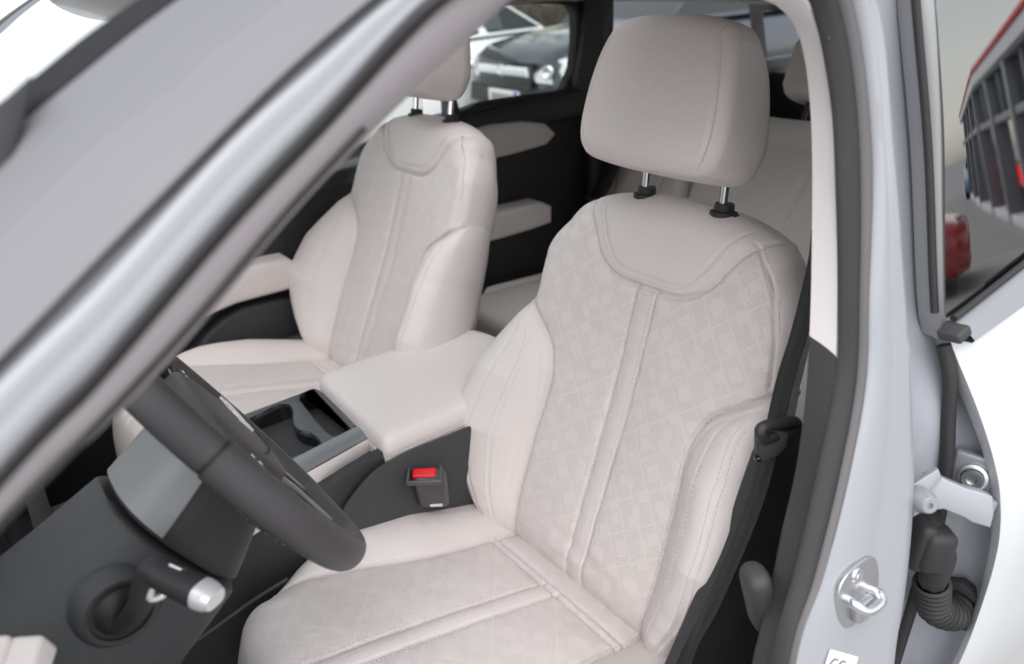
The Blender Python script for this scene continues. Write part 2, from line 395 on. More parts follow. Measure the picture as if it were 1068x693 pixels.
def back_base(P):
    s, t = np.abs(P[:, 0]), P[:, 1]
    iw = interp(t, I_T); ww = interp(np.clip(t, 0, .555), W_T)
    amp = interp(t, [(0, .024), (.08, .052), (.18, .072), (.28, .056), (.35, .029), (.41, .007), (.44, 0), (.7, 0)])
    f = np.clip((s-iw)/np.maximum(ww-iw, .085), 0, 1.2)
    n = amp*np.sin(np.clip(f/.75, 0, 1)*math.pi/2)**.9*np.where(f > .75, 1-.35*((f-.75)/.5)**2, 1)
    n -= .010*np.exp(-((t-.32)/.2)**2)*np.cos(np.clip(s/.16, 0, 1)*math.pi/2)          # the hollow of the back
    n += -.9*np.clip(t-.53, 0, 1)**2*1.2-.22*np.clip(.22-np.abs(t-.6)*0, 0, 0)
    n += .35*np.clip(.05-t, 0, 1)*-.6
    return n
def back_n(P):
    n = back_base(P); s, t = P[:, 0], P[:, 1]; Pm = np.column_stack([np.abs(s), t])
    ds = [pdist(Pm, insR), pdist(Pm, bolR), pdist(Pm, stripR), pdist(Pm, yo), pdist(Pm, yi), pdist(Pm, shR), pdist(Pm, bs1), pdist(Pm, bs2)]
    dep = [.0075, .0022, .0044, .0070, .0026, .0044, .0020, .0020]; wd = [.0027, .0022, .0019, .0029, .0018, .0019, .0019, .0019]
    for d, a, w in zip(ds, dep, wd): n = n-a*np.exp(-(d/w)**2)
    puff = np.minimum.reduce(ds[:1]+ds[2:4]); n += .0045*(1-np.exp(-puff/.018))
    # soft tension folds in the leather, puckers along the sewn seams
    pk = np.sin(t*430+2.5*np.sin(t*61+s*23))*.6+np.sin(t*271+s*90)*.4
    n += .00055*pk*np.exp(-np.minimum(ds[0], ds[5])/.008)+.0005*np.sin(s*410+2*np.sin(s*47))*np.exp(-ds[3]/.008)
    cr = np.exp(-((t-.06)/.05)**2)*np.clip(1-np.abs(s)/.16, 0, 1); n += .0011*cr*np.sin(150*t+4*np.sin(9*s))
    n += .0007*np.sin(38*s+21*t+3*np.sin(17*t))*np.sin(29*t-11*s)
    return n
def back_R(P):
    return interp(P[:, 1], [(0, .03), (.1, .055), (.3, .055), (.40, .032), (.5, .032), (.56, .045), (.63, .05)])
CW = sm([(0, .25), (.08, .265), (.18, .272), (.27, .262), (.33, .238), (.37, .212), (.405, .190)])
CI = sm([(-.03, .148), (.08, .150), (.16, .153), (.25, .168), (.33, .178), (.375, .184), (.42, .19)])
CS = .26                                                                             # rise of the cushion towards its front
cinR = crom([(w_, l_) for l_, w_ in CI], 90)
cstrip = np.array([(.0165, l_) for l_ in np.linspace(.03, .47, 50)])
ccross1 = np.array([(s_, .020) for s_ in np.linspace(0, .15, 30)]); ccross2 = np.array([(s_, .036) for s_ in np.linspace(0, .15, 30)])
cbs = np.array([(interp(l_, CI)+.55*(interp(l_, CW)-interp(l_, CI)), l_) for l_ in np.linspace(.02, .33, 70)])
cfrontR = crom([(0, .402), (.08, .400), (.14, .394), (.185, .375)], 50)
def cush_base(P):
    s, l = np.abs(P[:, 0]), P[:, 1]; iw = interp(l, CI); ww = interp(l, CW)
    f = np.clip((s-iw)/np.maximum(ww-iw, .03), 0, 1.2)
    amp = interp(l, [(-.05, .018), (.05, .022), (.15, .028), (.26, .022), (.34, .008), (.38, 0), (.5, 0)])
    n = amp*np.sin(np.clip(f/.6, 0, 1)*math.pi/2)
    return n+.004*np.cos(np.clip(s/.15, 0, 1)*math.pi/2)*np.sin(np.clip(l/.4, 0, 1)*math.pi)
def cush_n(P):
    n = cush_base(P); s, l = P[:, 0], P[:, 1]; Pm = np.column_stack([np.abs(s), l])
    ds = [pdist(Pm, cinR), pdist(Pm, cstrip), pdist(Pm, ccross1), pdist(Pm, ccross2)]
    for d, a, w in zip(ds, [.0075, .0046, .0052, .0046], [.0030, .0021, .0024, .0022]): n = n-a*np.exp(-(d/w)**2)
    n += .005*(1-np.exp(-np.minimum.reduce(ds)/.02))
    n += .0008*np.sin(31*s+24*l+2*np.sin(15*s))*np.sin(27*l-9*s)+.0006*(np.sin(l*410+2.5*np.sin(l*53))*.6+np.sin(l*260)*.4)*np.exp(-np.minimum(ds[0], ds[1])/.008)
    return n
def make_seat(O, rec, out, label, seat_side):
    """out = -1: outboard is -Y (driver), +1: outboard is +Y (passenger)"""
    O = np.array(O, float); a = R_(rec)
    T, N, S = V(math.sin(a), 0, math.cos(a)), V(-math.cos(a), 0, math.sin(a)), V(0, out, 0)
    root = thing('front_seat', label, 'car seat', O+V(0, 0, -.2), 0, 'front seats')
    flipf = (lambda F: [f[::-1] for f in F]) if out > 0 else (lambda F: F)
    bw = lambda L: O+L[:, :1]*S+L[:, 1:2]*T+L[:, 2:3]*N
    # --- backrest
    right = [(w_, t_) for t_, w_ in W_T]; bottom = [(s_, 0.) for s_ in np.linspace(-W_T[0][1], W_T[0][1], 40)]
    PF = 'leather_perforated' if out < 0 else 'leather_perforated_fine'
    kW = 1.06 if out < 0 else 1.24
    kS = .74 if out < 0 else .78
    small = [(interp(t_, I_T)+(w_-interp(t_, I_T))*np.interp(t_, [.0, .05, .30, .46], [.95, kS, kS, 1]), t_) for w_, t_ in right]; wide = [(interp(t_, I_T)+(w_-interp(t_, I_T))*np.interp(t_, [.0, .08, .30, .44], [1, kW, kW, 1]), t_) for w_, t_ in right]; right_, left_ = (small, mir(wide)) if out < 0 else (wide, mir(small))
    bottom = [(s_, 0.) for s_ in np.linspace(left_[0][0], right_[0][0], 40)]
    Sg = coons(left_, right_, bottom, crom(TOP, 80), 215 if out < 0 else 150, 260 if out < 0 else 180, .45, .3)
    L, Wd, F, nf = pillow(Sg, back_n, back_R, -.125, bw, .20); F = flipf(F)
    fc = np.array([L[list(f)][:, :2].mean(0) for f in F]); front = np.array([max(f) < nf for f in F])
    s_, t_ = np.abs(fc[:, 0]), fc[:, 1]; cls = np.full(len(F), 9)
    yo_t = np.interp(s_, yo[80:, 0], yo[80:, 1]); sh_ok = s_ < np.interp(t_, shR[:, 1], shR[:, 0], left=9, right=9)
    ins = front & (s_ < interp(t_, I_T)) & (t_ < .42) | front & (t_ >= .40) & sh_ok & (t_ < .60)
    cls[front] = np.where(fc[front][:, 0] > 0, 3, 8)
    low = front & (t_ < .42) & (s_ >= interp(t_, I_T)); cls[low] = np.where(fc[low][:, 0] > 0, 4, 5)
    cls[ins] = 1; cls[front & (t_ > yo_t)] = 2
    cls[front & (cls == 1) & (s_ < .0165+.002*t_/.49)] = 6
    ps = {9: ('back_shell', 'leather', 'root'), 1: ('backrest_insert', PF, 'root'), 6: ('centre_strip', 'leather_strip', 1), 2: ('shoulder_yoke', 'leather', 'root'),
          3: ('shoulder_panel', 'leather', 'root'), 8: ('shoulder_panel', 'leather', 'root'), 4: ('backrest_bolster', 'leather', 'root'), 5: ('backrest_bolster', 'leather', 'root')}
    r = split(L, Wd, F, cls, ps, root)
    hf = rolled(Sg, back_n, back_R)
    off = lambda l, d: np.asarray(l)+d*np.column_stack([np.gradient(np.asarray(l)[:, 1]), -np.gradient(np.asarray(l)[:, 0])])/np.linalg.norm(np.gradient(np.asarray(l), axis=0), axis=1)[:, None]
    ln = [off(yi, .005), off(stripR, -.0045), mirr(off(stripR, -.0045)), off(insR, -.0055), mirr(off(insR, -.0055)), off(shR, .005), mirr(off(shR, .005))]
    stitches('stitching', ln, hf, bw, r[1])
    stitches('stitching', [off(bs1, .0045), off(bs2, .0045), off(bs2, -.0045)], hf, bw, r[4]); stitches('stitching', [mirr(off(bs1, .0045))], hf, bw, r[5])
    # --- seat cushion: (s, l forward, n up)
    ca = math.atan(CS); Lf, Nc = V(-math.cos(ca), 0, math.sin(ca)), V(math.sin(ca), 0, math.cos(ca)); O2 = O+V(0, 0, .013)
    cw = lambda Lq: O2+Lq[:, :1]*S+Lq[:, 1:2]*Lf+Lq[:, 2:3]*Nc
    right = [(interp(l_, CW), l_) for l_ in np.linspace(-.05, .405, 80)]
    bottom = [(s_, -.05) for s_ in np.linspace(-.25, .25, 40)]; topc = crom([(-.190, .405), (-.175, .435), (-.13, .455), (-.06, .463), (0, .465), (.06, .463), (.13, .455), (.175, .435), (.190, .405)], 80)
    Sg = coons(mir(right), right, bottom, topc, 190 if out < 0 else 130, 200 if out < 0 else 140, .45, .3)
    cR_ = lambda P: interp(P[:, 1], [(-.06, .02), (.1, .045), (.3, .05), (.38, .055), (.47, .06)])
    L, Wd, F, nf = pillow(Sg, cush_n, cR_, -.17, cw); F = flipf([f[::-1] for f in F])
    fc = np.array([L[list(f)][:, :2].mean(0) for f in F]); front = np.array([max(f) < nf for f in F]); s_, l_ = np.abs(fc[:, 0]), fc[:, 1]
    cls = np.full(len(F), 9); cls[front] = np.where(fc[front][:, 0] > 0, 4, 5); ci = front & (s_ < interp(l_, CI)) & (l_ > .020); cls[front & (s_ < interp(l_, CI))] = 1
    cls[ci & (s_ < .0165)] = 6; cls[front & (l_ > .44)] = 9
    ps = {9: ('seat_base_cover', 'leather', 'root'), 1: ('seat_insert', 'leather_perforated_fine', 'root'), 6: ('centre_strip', 'leather', 1), 4: ('seat_bolster', 'leather', 'root'), 5: ('seat_bolster', 'leather', 'root')}
    r2 = split(L, Wd, F, cls, ps, root); hc = rolled(Sg, cush_n, cR_)
    stitches('stitching', [off(cstrip, .0045), mirr(off(cstrip, .0045)), off(cinR, -.0055), mirr(off(cinR, -.0055)), ccross2+V(0, .004), mirr(ccross2+V(0, .004))], hc, cw, r2[1])
    # --- head restraint
    hw = sm([(.652, .110), (.666, .122), (.695, .128), (.74, .125), (.785, .116), (.812, .106)]); tc = .8
    right = [(w_, t_) for t_, w_ in hw]; bot = crom([(-.110, .652), (-.085, .647), (0, .645), (.085, .647), (.110, .652)], 50)
    tp = crom([(-.106, .812), (-.092, .830), (-.056, .839), (0, .841), (.056, .839), (.092, .830), (.106, .812)], 60)
    Sg = coons(mir(right), right, bot, tp, 170, 110, .4, .4)
    hn = lambda P: .083+.006*np.cos(np.clip(np.abs(P[:, 0])/.13, 0, 1)*math.pi/2)-.9*np.clip(P[:, 1]-.74, 0, 1)**2-2.2*np.clip(.69-P[:, 1], 0, 1)**2+.012*np.clip((P[:, 1]-.64)/.2, 0, 1)
    nv, nu = Sg.shape[:2]; P = Sg.reshape(-1, 2)
    ring = [j for j in range(nu)]+[i*nu+nu-1 for i in range(1, nv)]+[(nv-1)*nu+j for j in range(nu-2, -1, -1)]+[i*nu for i in range(nv-2, 0, -1)]
    d = pdist(P, np.vstack([P[ring], P[ring[:1]]])); Rr = .024; x = np.clip(d/Rr, 0, 1); nb = hn(P)-Rr*(1-np.sqrt(np.clip(1-(1-x)**2, 0, 1)))
    hs_ = np.array([(interp(t, hw)-.0185, t) for t in np.linspace(.645, .838, 60)]); dh = pdist(np.column_stack([np.abs(P[:, 0]), P[:, 1]]), hs_); nb = nb-.0034*np.exp(-(dh/.0018)**2)
    rp = P[ring]; cen = rp.mean(0); vs = [np.column_stack([P, nb])]; F = grid_faces(nv, nu); tot = nv*nu; prev = np.array(ring); K = 16; m_ = len(ring); ringcls = []
    nback = interp(rp[:, 1], [(.64, -.020), (.70, -.022), (.78, -.002), (.85, .032)])
    for k in range(1, K+1):
        f = k/K; sd = 0; sh = 1+.02*math.sin(math.pi*min(f, 1)*.9)-.10*max(0, f-.72)**1.6*6-sd*6*.9
        q = cen+(rp-cen)*sh; nn = nb[ring]+(nback-nb[ring])*f; vs.append(np.column_stack([q, nn])); cur = np.arange(tot, tot+m_); tot += m_
        for a_ in range(m_): F.append((prev[(a_+1) % m_], prev[a_], cur[a_], cur[(a_+1) % m_])); ringcls.append(k)
        prev = cur
    vs.append(np.array([[cen[0], cen[1], .0-.012]]))
    for a_ in range(m_): F.append((prev[(a_+1) % m_], prev[a_], tot)); ringcls.append(K)
    L = np.vstack(vs); Wd = bw(L); F = flipf(F); fq = np.array([L[list(f_)][:, :2].mean(0) for f_ in F[:(nv-1)*(nu-1)]]); sd_ = np.abs(fq[:, 0]) > interp(fq[:, 1], [(b_, a_) for a_, b_ in hs_]); cls = np.concatenate([np.where(sd_, np.where(fq[:, 0] > 0, 2, 3), 1), np.full(len(ringcls), 4)])
    r3 = split(L, Wd, F, cls, {1: ('headrest', 'leather', 'root'), 2: ('headrest_side', 'leather', 1), 3: ('headrest_side', 'leather', 1), 4: ('headrest_shell', 'leather', 1)}, root)
    # stitch row beside the side seam
    hq = np.column_stack([hs_[:, 0]+.0042, hs_[:, 1]]); hroll = rolled(Sg, hn, lambda P: np.full(len(P), .024))
    stitches('stitching', [hq, mirr(hq)], hroll, bw, r3[1])
    for sgn in (-1, 1):
        p0, p1 = bw(np.array([[sgn*.071, .575, -.040], [sgn*.071, .70, -.012]]))
        tube('headrest_post', [p0, (p0+p1)/2, p1], .0062, 'chrome', r3[1], nseg=14, n=8)
        top = bw(np.array([[sgn*.071, .608, -.036]]))[0]
        ax = p1-p0; ax /= np.linalg.norm(ax)
        lathe('post_sleeve', [(.0095, .022), (.0125, .0225), (.0135, .019), (.0135, .013), (.0185, .011), (.0195, .007), (.0190, .001), (.017, -.012)], top-ax*.004, ax, 'gloss_black' if 0 else 'black_plastic', root, 28)
        # flat release tab
        box('release_tab', (.010, .012, .006), top+ax*.004+V(0, sgn*out*.017, 0), 'black_plastic', root, bev=.002)
    # --- lower side cover, rails
    bx = O[1]+out*.265
    v1 = box_geo((.36, .03, .10), (O[0]-.16, bx, O[2]-.10), bev=.012); v2 = box_geo((.16, .035, .16), (O[0]+.02, O[1]+out*.25, O[2]-.03), bev=.016)
    v, f = merge([v1, v2]); mesh('side_cover', v, f, 'black_plastic', root, sharp=35)
    for q in (-1, 1): box('seat_rail', (.48, .035, .05), (O[0]-.15, O[1]+q*.19, O[2]-.27), 'steel', root, bev=.004)
    return root, bw
DRV, drv_bw = make_seat((0, 0, 0), 19.787, -1, 'near front seat in cream perforated leather, beside the open door and behind the steering wheel', 'driver')
PAS, pas_bw = make_seat((.009, .742, .063), 23.8, 1, 'far front seat in cream leather, beyond the centre console', 'passenger')
# belt buckle, fixed to the seat by the console
bkO = at(450, 508, (0, .208, 0), (0, 1, 0)); ax = V(-.36, -.16, .92); ax /= np.linalg.norm(ax)
bx_ = V(.80, -.60, .0); Rb = frame(bx_, ax); bkO = bkO-ax*.002
bk = box('belt_buckle', (.052, .034, .078), bkO, 'buckle_grey', DRV, R=Rb, bev=.011, seg=4)
box('release_button', (.038, .018, .012), bkO+ax*.0365+Rb[1]*.002, 'red_plastic', bk, R=Rb, bev=.004)
v, f = merge([box_geo((.056, .005, .010), bkO+ax*.037-Rb[1]*.0145, Rb, .002), box_geo((.005, .030, .010), bkO+ax*.037+Rb[0]*.0255, Rb, .002), box_geo((.005, .030, .010), bkO+ax*.037-Rb[0]*.0255, Rb, .002)])
mesh('buckle_rim', v, f, 'satin_dark', bk, sharp=35)
tube('buckle_stalk', [bkO-ax*.03, bkO-ax*.055+V(0, .018, -.004), bkO-ax*.08+V(-.01, .05, -.04)], .011, 'black_plastic', bk, n=8)
box('buckle_label', (.020, .001, .007), bkO-ax*.026-Rb[1]*.0173, 'white_mark', bk, R=Rb, bev=0)
# ------------------------------------------------------------------ car body: the door opening surveyed as rings running A-pillar > roof rail > B-pillar
CAR = thing('car_body', 'white car body around the open driver doorway, with bare painted pillars, roof and windshield', 'car', (.4, .371, GROUND))
def ring(a_px, a_ext, roof, b_px, b_ext, off_a=0, off_b=0, n=220):
    P = [side_xz(*e, off_a) for e in a_ext]+[side(u, v, off_a) for u, v in a_px]+[side_xz(*e, (off_a+off_b)/2) for e in roof]+[side(u, v, off_b) for u, v in b_px]+[side_xz(*e, off_b) for e in b_ext]
    return crom(P, n)
outer = ring([(0, 397), (100, 300), (242, 145), (340, 58), (405, 0)], [(-1.05, .43), (-.8, .595)], [(-.29, .897), (-.19, .922), (-.09, .93), (.0, .921)],
             [(907, 0), (925, 156), (940, 312), (946, 400), (951, 500), (945, 600), (932, 693)], [(.03, .02), (-.02, -.2), (-.06, -.35)], .0, -.004)
s_out = ring([(0, 487), (100, 383), (242, 218), (340, 114), (447, 0)], [(-1.05, .385), (-.8, .55)], [(-.27, .882), (-.19, .898), (-.1, .903), (-.02, .888)],
             [(886, 0), (908, 156), (905, 312), (902, 400), (884, 500), (858, 600), (828, 693)], [(-.155, .1), (-.22, -.1), (-.27, -.30)])
s_in = ring([(0, 511), (100, 407), (242, 241), (340, 137), (470, 0)], [(-1.05, .375), (-.8, .54)], [(-.26, .874), (-.19, .887), (-.11, .890), (-.05, .877)],
            [(844, 0), (868, 100), (874, 200), (876, 312), (872, 400), (853, 500), (830, 600), (806, 693)], [(-.18, .1), (-.245, -.1), (-.30, -.28)], .012, .014)
t_in = ring([(0, 555), (100, 455), (188, 365), (340, 187), (530, 3)], [(-1.05, .335), (-.8, .51)], [(-.245, .856), (-.17, .862), (-.10, .858)],
            [(795, 0), (817, 12), (832, 34), (842, 80), (847, 160), (846, 300), (842, 390), (836, 450), (828, 500), (814, 560), (806, 600), (792, 660), (784, 693)], [(-.19, .1), (-.255, -.1), (-.315, -.26)], .03, .045)
cen = V(-.30, 0, .40); half_ = int(np.argmax(t_in[:, 2]))
def outward(c, k, dy):
    d = c-cen; d[:, 1] = 0; d /= np.linalg.norm(d, axis=1)[:, None]; return c+d*k+V(0, dy, 0)
lerp = lambda a, b, f, dy=0: a*(1-f)+b*f+V(0, dy, 0)
kw = dict(resample=False, sharp=60)
pb = np.interp(np.arange(220), [0, half_-25, half_+15, 219], [.45, .45, 1, 1])[:, None]*V(0, 1, 0); lp = lambda f, dy: s_out*(1-f)+outer*f+pb*dy
loft('door_opening_frame', [outward(s_out, .004, .02), lp(0, 0), lp(.10, -.005), lp(.30, -.008), lp(.44, -.0068), lp(.50, -.0062), lp(.56, -.0066), lp(.82, -.008), lp(.93, -.007), outer, outer+(outward(outer, .010, .010)-outer)*np.interp(np.arange(220), [0, half_-25, half_+15, 219], [.3, .3, 1, 1])[:, None], outer+(outward(outer, .012, .03)-outer)*np.interp(np.arange(220), [0, half_-25, half_+15, 219], [.2, .2, 1, 1])[:, None]], 'shaded_frame_paint', CAR, **kw)
tp = np.interp(np.arange(220), [0, half_-25, half_+15, 219], [.15, .15, .42, .42])[:, None]*V(0, 1, 0)
ls = lambda f, dy: s_out*(1-f)+s_in*f+tp*dy
loft('door_seal', [ls(.36, .02), ls(.38, -.003), ls(.46, -.010), ls(.60, -.0135), ls(.78, -.013), ls(.92, -.004), ls(.99, .0), ls(1.0, .006)], 'seal_rubber', CAR, **kw)
loft('seal_lip', [outward(s_out, -.001, .012), ls(.03, -.005), ls(.14, -.011), ls(.27, -.010), ls(.35, -.003), ls(.37, .012)], 'seal_lip', CAR, **kw)
# trim panels: pale upper (A-pillar part coloured darker for its shade, rail, B-pillar) and dark lower B-pillar
zz = t_in[:, 2]; half = np.argmax(zz); kB = half+int(np.argmin(np.abs(s_in[half:, 2]-.535)))
kk = np.interp(np.arange(220), [0, half-30, half+25, 219], [.06, .06, 1, 1])[:, None]
def trim(nm, sl, m):
    a, b = s_in[sl], t_in[sl]
    return loft(nm, [outward(a, .004, .001), lerp(a, b, .02, .001), lerp(a, b, .10, -.001), lerp(a, b, .25, -.003), lerp(a, b, .5, -.004), lerp(a, b, .75, -.003), lerp(a, b, .92, -.001), b, b+(outward(b, .012, 0)-b)*kk[sl]+V(0, .003, 0), b+(outward(b, .05, 0)-b)*kk[sl]+V(0, .014, 0), b+(outward(b, .12, 0)-b)*kk[sl]+V(0, .024, 0)], m, CAR, **kw)
trim('pillar_trim', slice(0, half+5), 'trim_beige_shaded'); trim('pillar_trim', slice(half+4, kB+1), 'trim_beige')
tl = trim('lower_pillar_trim', slice(kB, None), 'trim_grey')
# seam line of the upper trim where it meets the rail, hump of the lower trim
tube('trim_groove', [(s_in*.30+t_in*.70)[k_]+V(0, -.0068, .0012) for k_ in range(0, half-18, 6)], .0016, 'seal_rubber', CAR, n=120)
jx = int(np.argmin(np.linalg.norm(t_in-side(836, 22, .045), axis=1))); 
tube('trim_joint', [lerp(s_in[jx], t_in[jx], f, -.001-.014*math.sin(math.pi*f)**.7) for f in (.08, .3, .5, .7, .95)], .0012, 'trim_grey', CAR, n=14)
hp = [side(u, v, .02) for u, v in ((800, 632), (778, 628))]
hv, hf_ = box_geo((.090, .026, .034), side(792, 624, .056), frame(V(-.32, 0, 1), V(-.5, -1, 0)), .013, 5); mesh('belt_guide_cover', hv, hf_, 'trim_grey', tl, sharp=60)
# rear-facing recess of the B-pillar
crest = outer[half:]; cz = crest[:, 2]
rec = crom([side(950, -60, .03), side(949, 0, .03), side(966, 156, .03), side(971, 312, .03), side(976, 360, .025)]+[at(u, v, (.205, 0, 0), (1, 0, 0)) for u, v in ((990, 430), (986, 483), (975, 554), (952, 625), (931, 693))]+[V(.2, -.40, -.1), V(.19, -.385, -.3)], len(crest))
loft('pillar_recess', [outward(crest, .004, .003), outward(crest, .010, .012), lerp(crest, rec, .4, .024), lerp(crest, rec, .75, .02), rec, rec+V(.004, .06, 0)], 'shaded_inner_paint', CAR, **kw)
tube('pillar_weatherstrip', [at(u, v, (.2, 0, 0), (1, 0, 0)) for u, v in ((984, 360), (991, 395), (989, 440), (987, 483), (976, 554), (953, 625), (932, 693))]+[V(.195, -.40, -.1)], .0075, 'rubber', CAR, n=60)
tube('upper_gap_seal', [side(953, -70, .035), side(956, 0, .035), side(968, 156, .035), side(973, 312, .035), side(979, 362, .035)], .009, 'rubber', CAR, n=50)
# A-pillar glazing rubber and windshield
mirY = lambda c: c*V(1, -1, 1)+V(0, .742, 0)
kA = half-20; Aline = outer[:kA]
tube('windshield_seal', [Aline[i]+V(-.003, .0, .004) for i in range(0, kA, 8)], .0016, 'rubber', CAR, n=90)
Ep = [side(u, v, o_) for u, v, o_ in ((-120, 200, .085), (0, 107, .08), (36, 80, .08), (88, 38, .078), (142, 0, .075), (205, -44, .07), (300, -105, .06))]
Ee = crom([Ep[0]+(Ep[0]-Ep[1])*4.5]+Ep, 70); Aa = crom([p for p in Aline[::4]]+[outer[kA+4], outer[kA+12]], 70)
def across(f): return Aa*(1-f)+Ee*f+V(-.0035, -.003, .0045)*math.sin(math.pi*f)**.8
loft('pillar_outer_cover', [Aa+V(0, .004, -.002), Aa+V(0, 0, .0005)]+[across(f) for f in (.04, .1, .2, .35, .5, .62, .72, .78)], 'pillar_cover_grey', CAR, resample=False)
loft('pillar_edge_shade_strip', [across(.782)+V(0, .004, -.004), across(.79)+V(0, -.0003, .0003), across(.88), Ee, Ee+V(.004, .012, -.012), Ee+V(.012, .03, -.04)], 'matt_black', CAR, resample=False)  # black strip standing in for the cover shading off at its far edge
tube('cover_joint', [across(f)[k_]+V(0, -.0005, .0005) for f, k_ in ((.98, 32), (.85, 30), (.7, 28), (.5, 26))], .0022, 'rubber', CAR, n=30)
ws0 = Ee+V(.010, .028, -.030); rows = []
bul = V(-.50, 0, .55)*.03
for f in np.linspace(0, 1, 41):
    q_ = ws0*(1-f)+mirY(ws0)*f; rows.append(q_+bul*(1-(2*f-1)**2))
loft('windshield', rows, 'windshield_glass', CAR, resample=False, flip=True)
mpx = [(-60, 150), (0, 112), (29, 86), (24, 118), (12, 160), (2, 205), (-60, 420)]; mp_ = [side(u, v, .055) for u, v in mpx]; mA = V(.85, .1, .5)
mO = mp_[1]; mA /= np.linalg.norm(mA); mN = np.cross(mA, mp_[6]-mp_[0]); mN /= np.linalg.norm(mN); mN = mN if mN@(CAM-mO) > 0 else -mN; mB = np.cross(mN, mA)
plate('corner_trim', [((p_-mO)@mA, (p_-mO)@mB) for p_ in mp_], [], mO, mA, mB, .006, 'black_plastic', CAR, .001)
# cowl and hood ahead of the windshield
low = np.array([r[0] for r in rows]); 
loft('cowl_panel', [low+V(.03, 0, .004), low+V(-.06, 0, .012), low+V(-.16, 0, .0)], 'black_plastic', CAR, resample=False)
loft('hood', [low+V(-.15, 0, .012), low+V(-.2, 0, .025), low+V(-.6, 0, -.03), low+V(-1.0, 0, -.12), low+V(-1.08, 0, -.25)], 'paint', CAR, resample=False)
# far A-pillar and rail, roof, headliner
fa = mirY(outer); fi = mirY(t_in)
loft('far_pillar', [fa[:half+60], lerp(fa, fi, .5, .01)[:half+60]], 'paint', CAR, resample=False); loft('far_pillar_trim', [lerp(fa, fi, .5, -.01)[:half+60], lerp(fa, fi, .8, -.02)[:half+60], fi[:half+60], outward(fi, .06, -.04)[:half+60]], 'trim_beige', CAR, resample=False)
rail = crom([outer[kA], outer[half], V(.05, -.315, .928), V(.6, -.31, .92), V(1.3, -.28, .88), V(1.9, -.24, .80)], 60)
def holed(nm, rows, m, flip):  # leaves an added, unseen roof opening for light into the cabin
    n = len(rows[0]); vs = np.vstack(rows); F = [f for f in grid_faces(len(rows), n) if not (-.22 < vs[list(f)][:, 0].mean() < .72 and .0 < vs[list(f)][:, 1].mean() < .742)]
    return mesh(nm, vs, [f[::-1] for f in F] if flip else F, m, CAR, sharp=40)
holed('roof_panel', [rail*(1-f)+mirY(rail)*f+V(0, 0, .07)*(1-(2*f-1)**2)+V(-.12, 0, 0)*(1-(2*f-1)**2)*np.linspace(1, 0, 60)[:, None] for f in np.linspace(0, 1, 25)], 'paint', True)
loft('fill_roof_glass', [np.array([V(x, y, .968-.06*(2*(y-.371)/1.3)**2-.06*max(0, x-.4)**2) for x in np.linspace(-.36, .8, 12)]) for y in np.linspace(-.06, .80, 9)], 'fill_roof_glass', CAR, resample=False)  # roof glass added out of view to brighten the seats from above
rl2 = rail+V(0, .06, -.045)
holed('headliner', [rl2*(1-f)+mirY(rl2)*f+V(0, 0, .03)*(1-(2*f-1)**2)+V(-.12, 0, 0)*(1-(2*f-1)**2)*np.linspace(1, 0, 60)[:, None] for f in np.linspace(0, 1, 25)], 'headliner', False)
frail = crom([V(.12, 1.065, .85), V(.3, 1.075, .845), V(1.0, 1.075, .83), V(1.5, 1.04, .80), V(1.95, 1.0, .76)], 30)
loft('far_roof_rail', [frail+V(0, -.09, .06), frail+V(0, -.03, .01), frail+V(0, -.015, -.022), frail+V(0, .03, -.03)], 'headliner', CAR, resample=False)
# floor, sill, firewall, cargo walls
box('floor', (2.9, 1.45, .02), (.55, .371, -.335), 'carpet', CAR, bev=0)
box('sill', (1.6, .13, .14), (-.45, -.47, -.36), 'paint', CAR, bev=.03)
box('firewall', (.03, 1.4, .75), (-.93, .371, .02), 'carpet', CAR, bev=0)
box('cargo_side', (1.0, .03, 1.0), (1.58, 1.07, .06), 'black_plastic', CAR, bev=.01)
box('cargo_side', (.9, .03, 1.0), (1.55, -.33, .06), 'black_plastic', CAR, bev=.01)
P0 = at(797, 40, (1.9, 0, .6), (1, 0, -.3)); 
tgA, tgB = V(0, 1, 0), V(-.3, 0, 1)
tgO = V(1.9, .371, .6); bw_, bt_ = 1.36, 1.3
def tg(u, v): q = at(u, v, tgO, np.cross(tgA, tgB))-tgO; return (q@tgA, q@(tgB/np.linalg.norm(tgB)))
c0_, c1_ = tg(797, 72), tg(800, 8)
win = rrect(c0_[0]+.50, c1_[1]-c0_[1], .05, c=((c0_[0]-.50)/2, (c1_[1]+c0_[1])/2))
plate('tailgate_trim', rrect(1.5, 1.9, .05, c=(0, -.55)), [win], tgO, tgA, tgB, .05, 'trim_grey', CAR)
plate('tailgate_glass', rrect(1.2, .5, .05, c=(-.02, (c1_[1]+c0_[1])/2)), [], tgO+V(.04, 0, 0), tgA, tgB, .004, 'clear_glass', CAR)
# door latch striker
SO = side(893, 617, -.008); sx, sz = V(.94, .12, -.16), SIDE_N.copy(); sz /= np.linalg.norm(sz)
Rk = frame(V(.75, 0, -.66), V(.05, -1, .2)); 
spl = [(-.031, .014), (-.022, .027), (0, .031), (.021, .027), (.031, .014), (.030, -.014), (.020, -.027), (0, -.031), (-.022, -.027), (-.031, -.012)]
st = plate('latch_striker', [tuple(p) for p in crom(spl, 40, True)], [], SO, V(1, -.02, .05), V(.05, .15, 1), .004, 'steel', CAR, bev=.0012)
A_, B_, N_ = frame(V(1, -.02, .05), V(0, -1, .2)); B_ = -np.cross(A_, N_) if np.cross(A_, N_)[2] < 0 else np.cross(A_, N_)
SO = SO
tube('striker_loop', [SO+A_*-.017+B_*.004, SO+A_*-.017+B_*.0+N_*.012, SO+A_*-.010+B_*-.008+N_*.018, SO+A_*.010+B_*-.010+N_*.018, SO+A_*.017+B_*-.006+N_*.012, SO+A_*.017+B_*-.006], .0045, 'chrome', st, nseg=12, n=40)
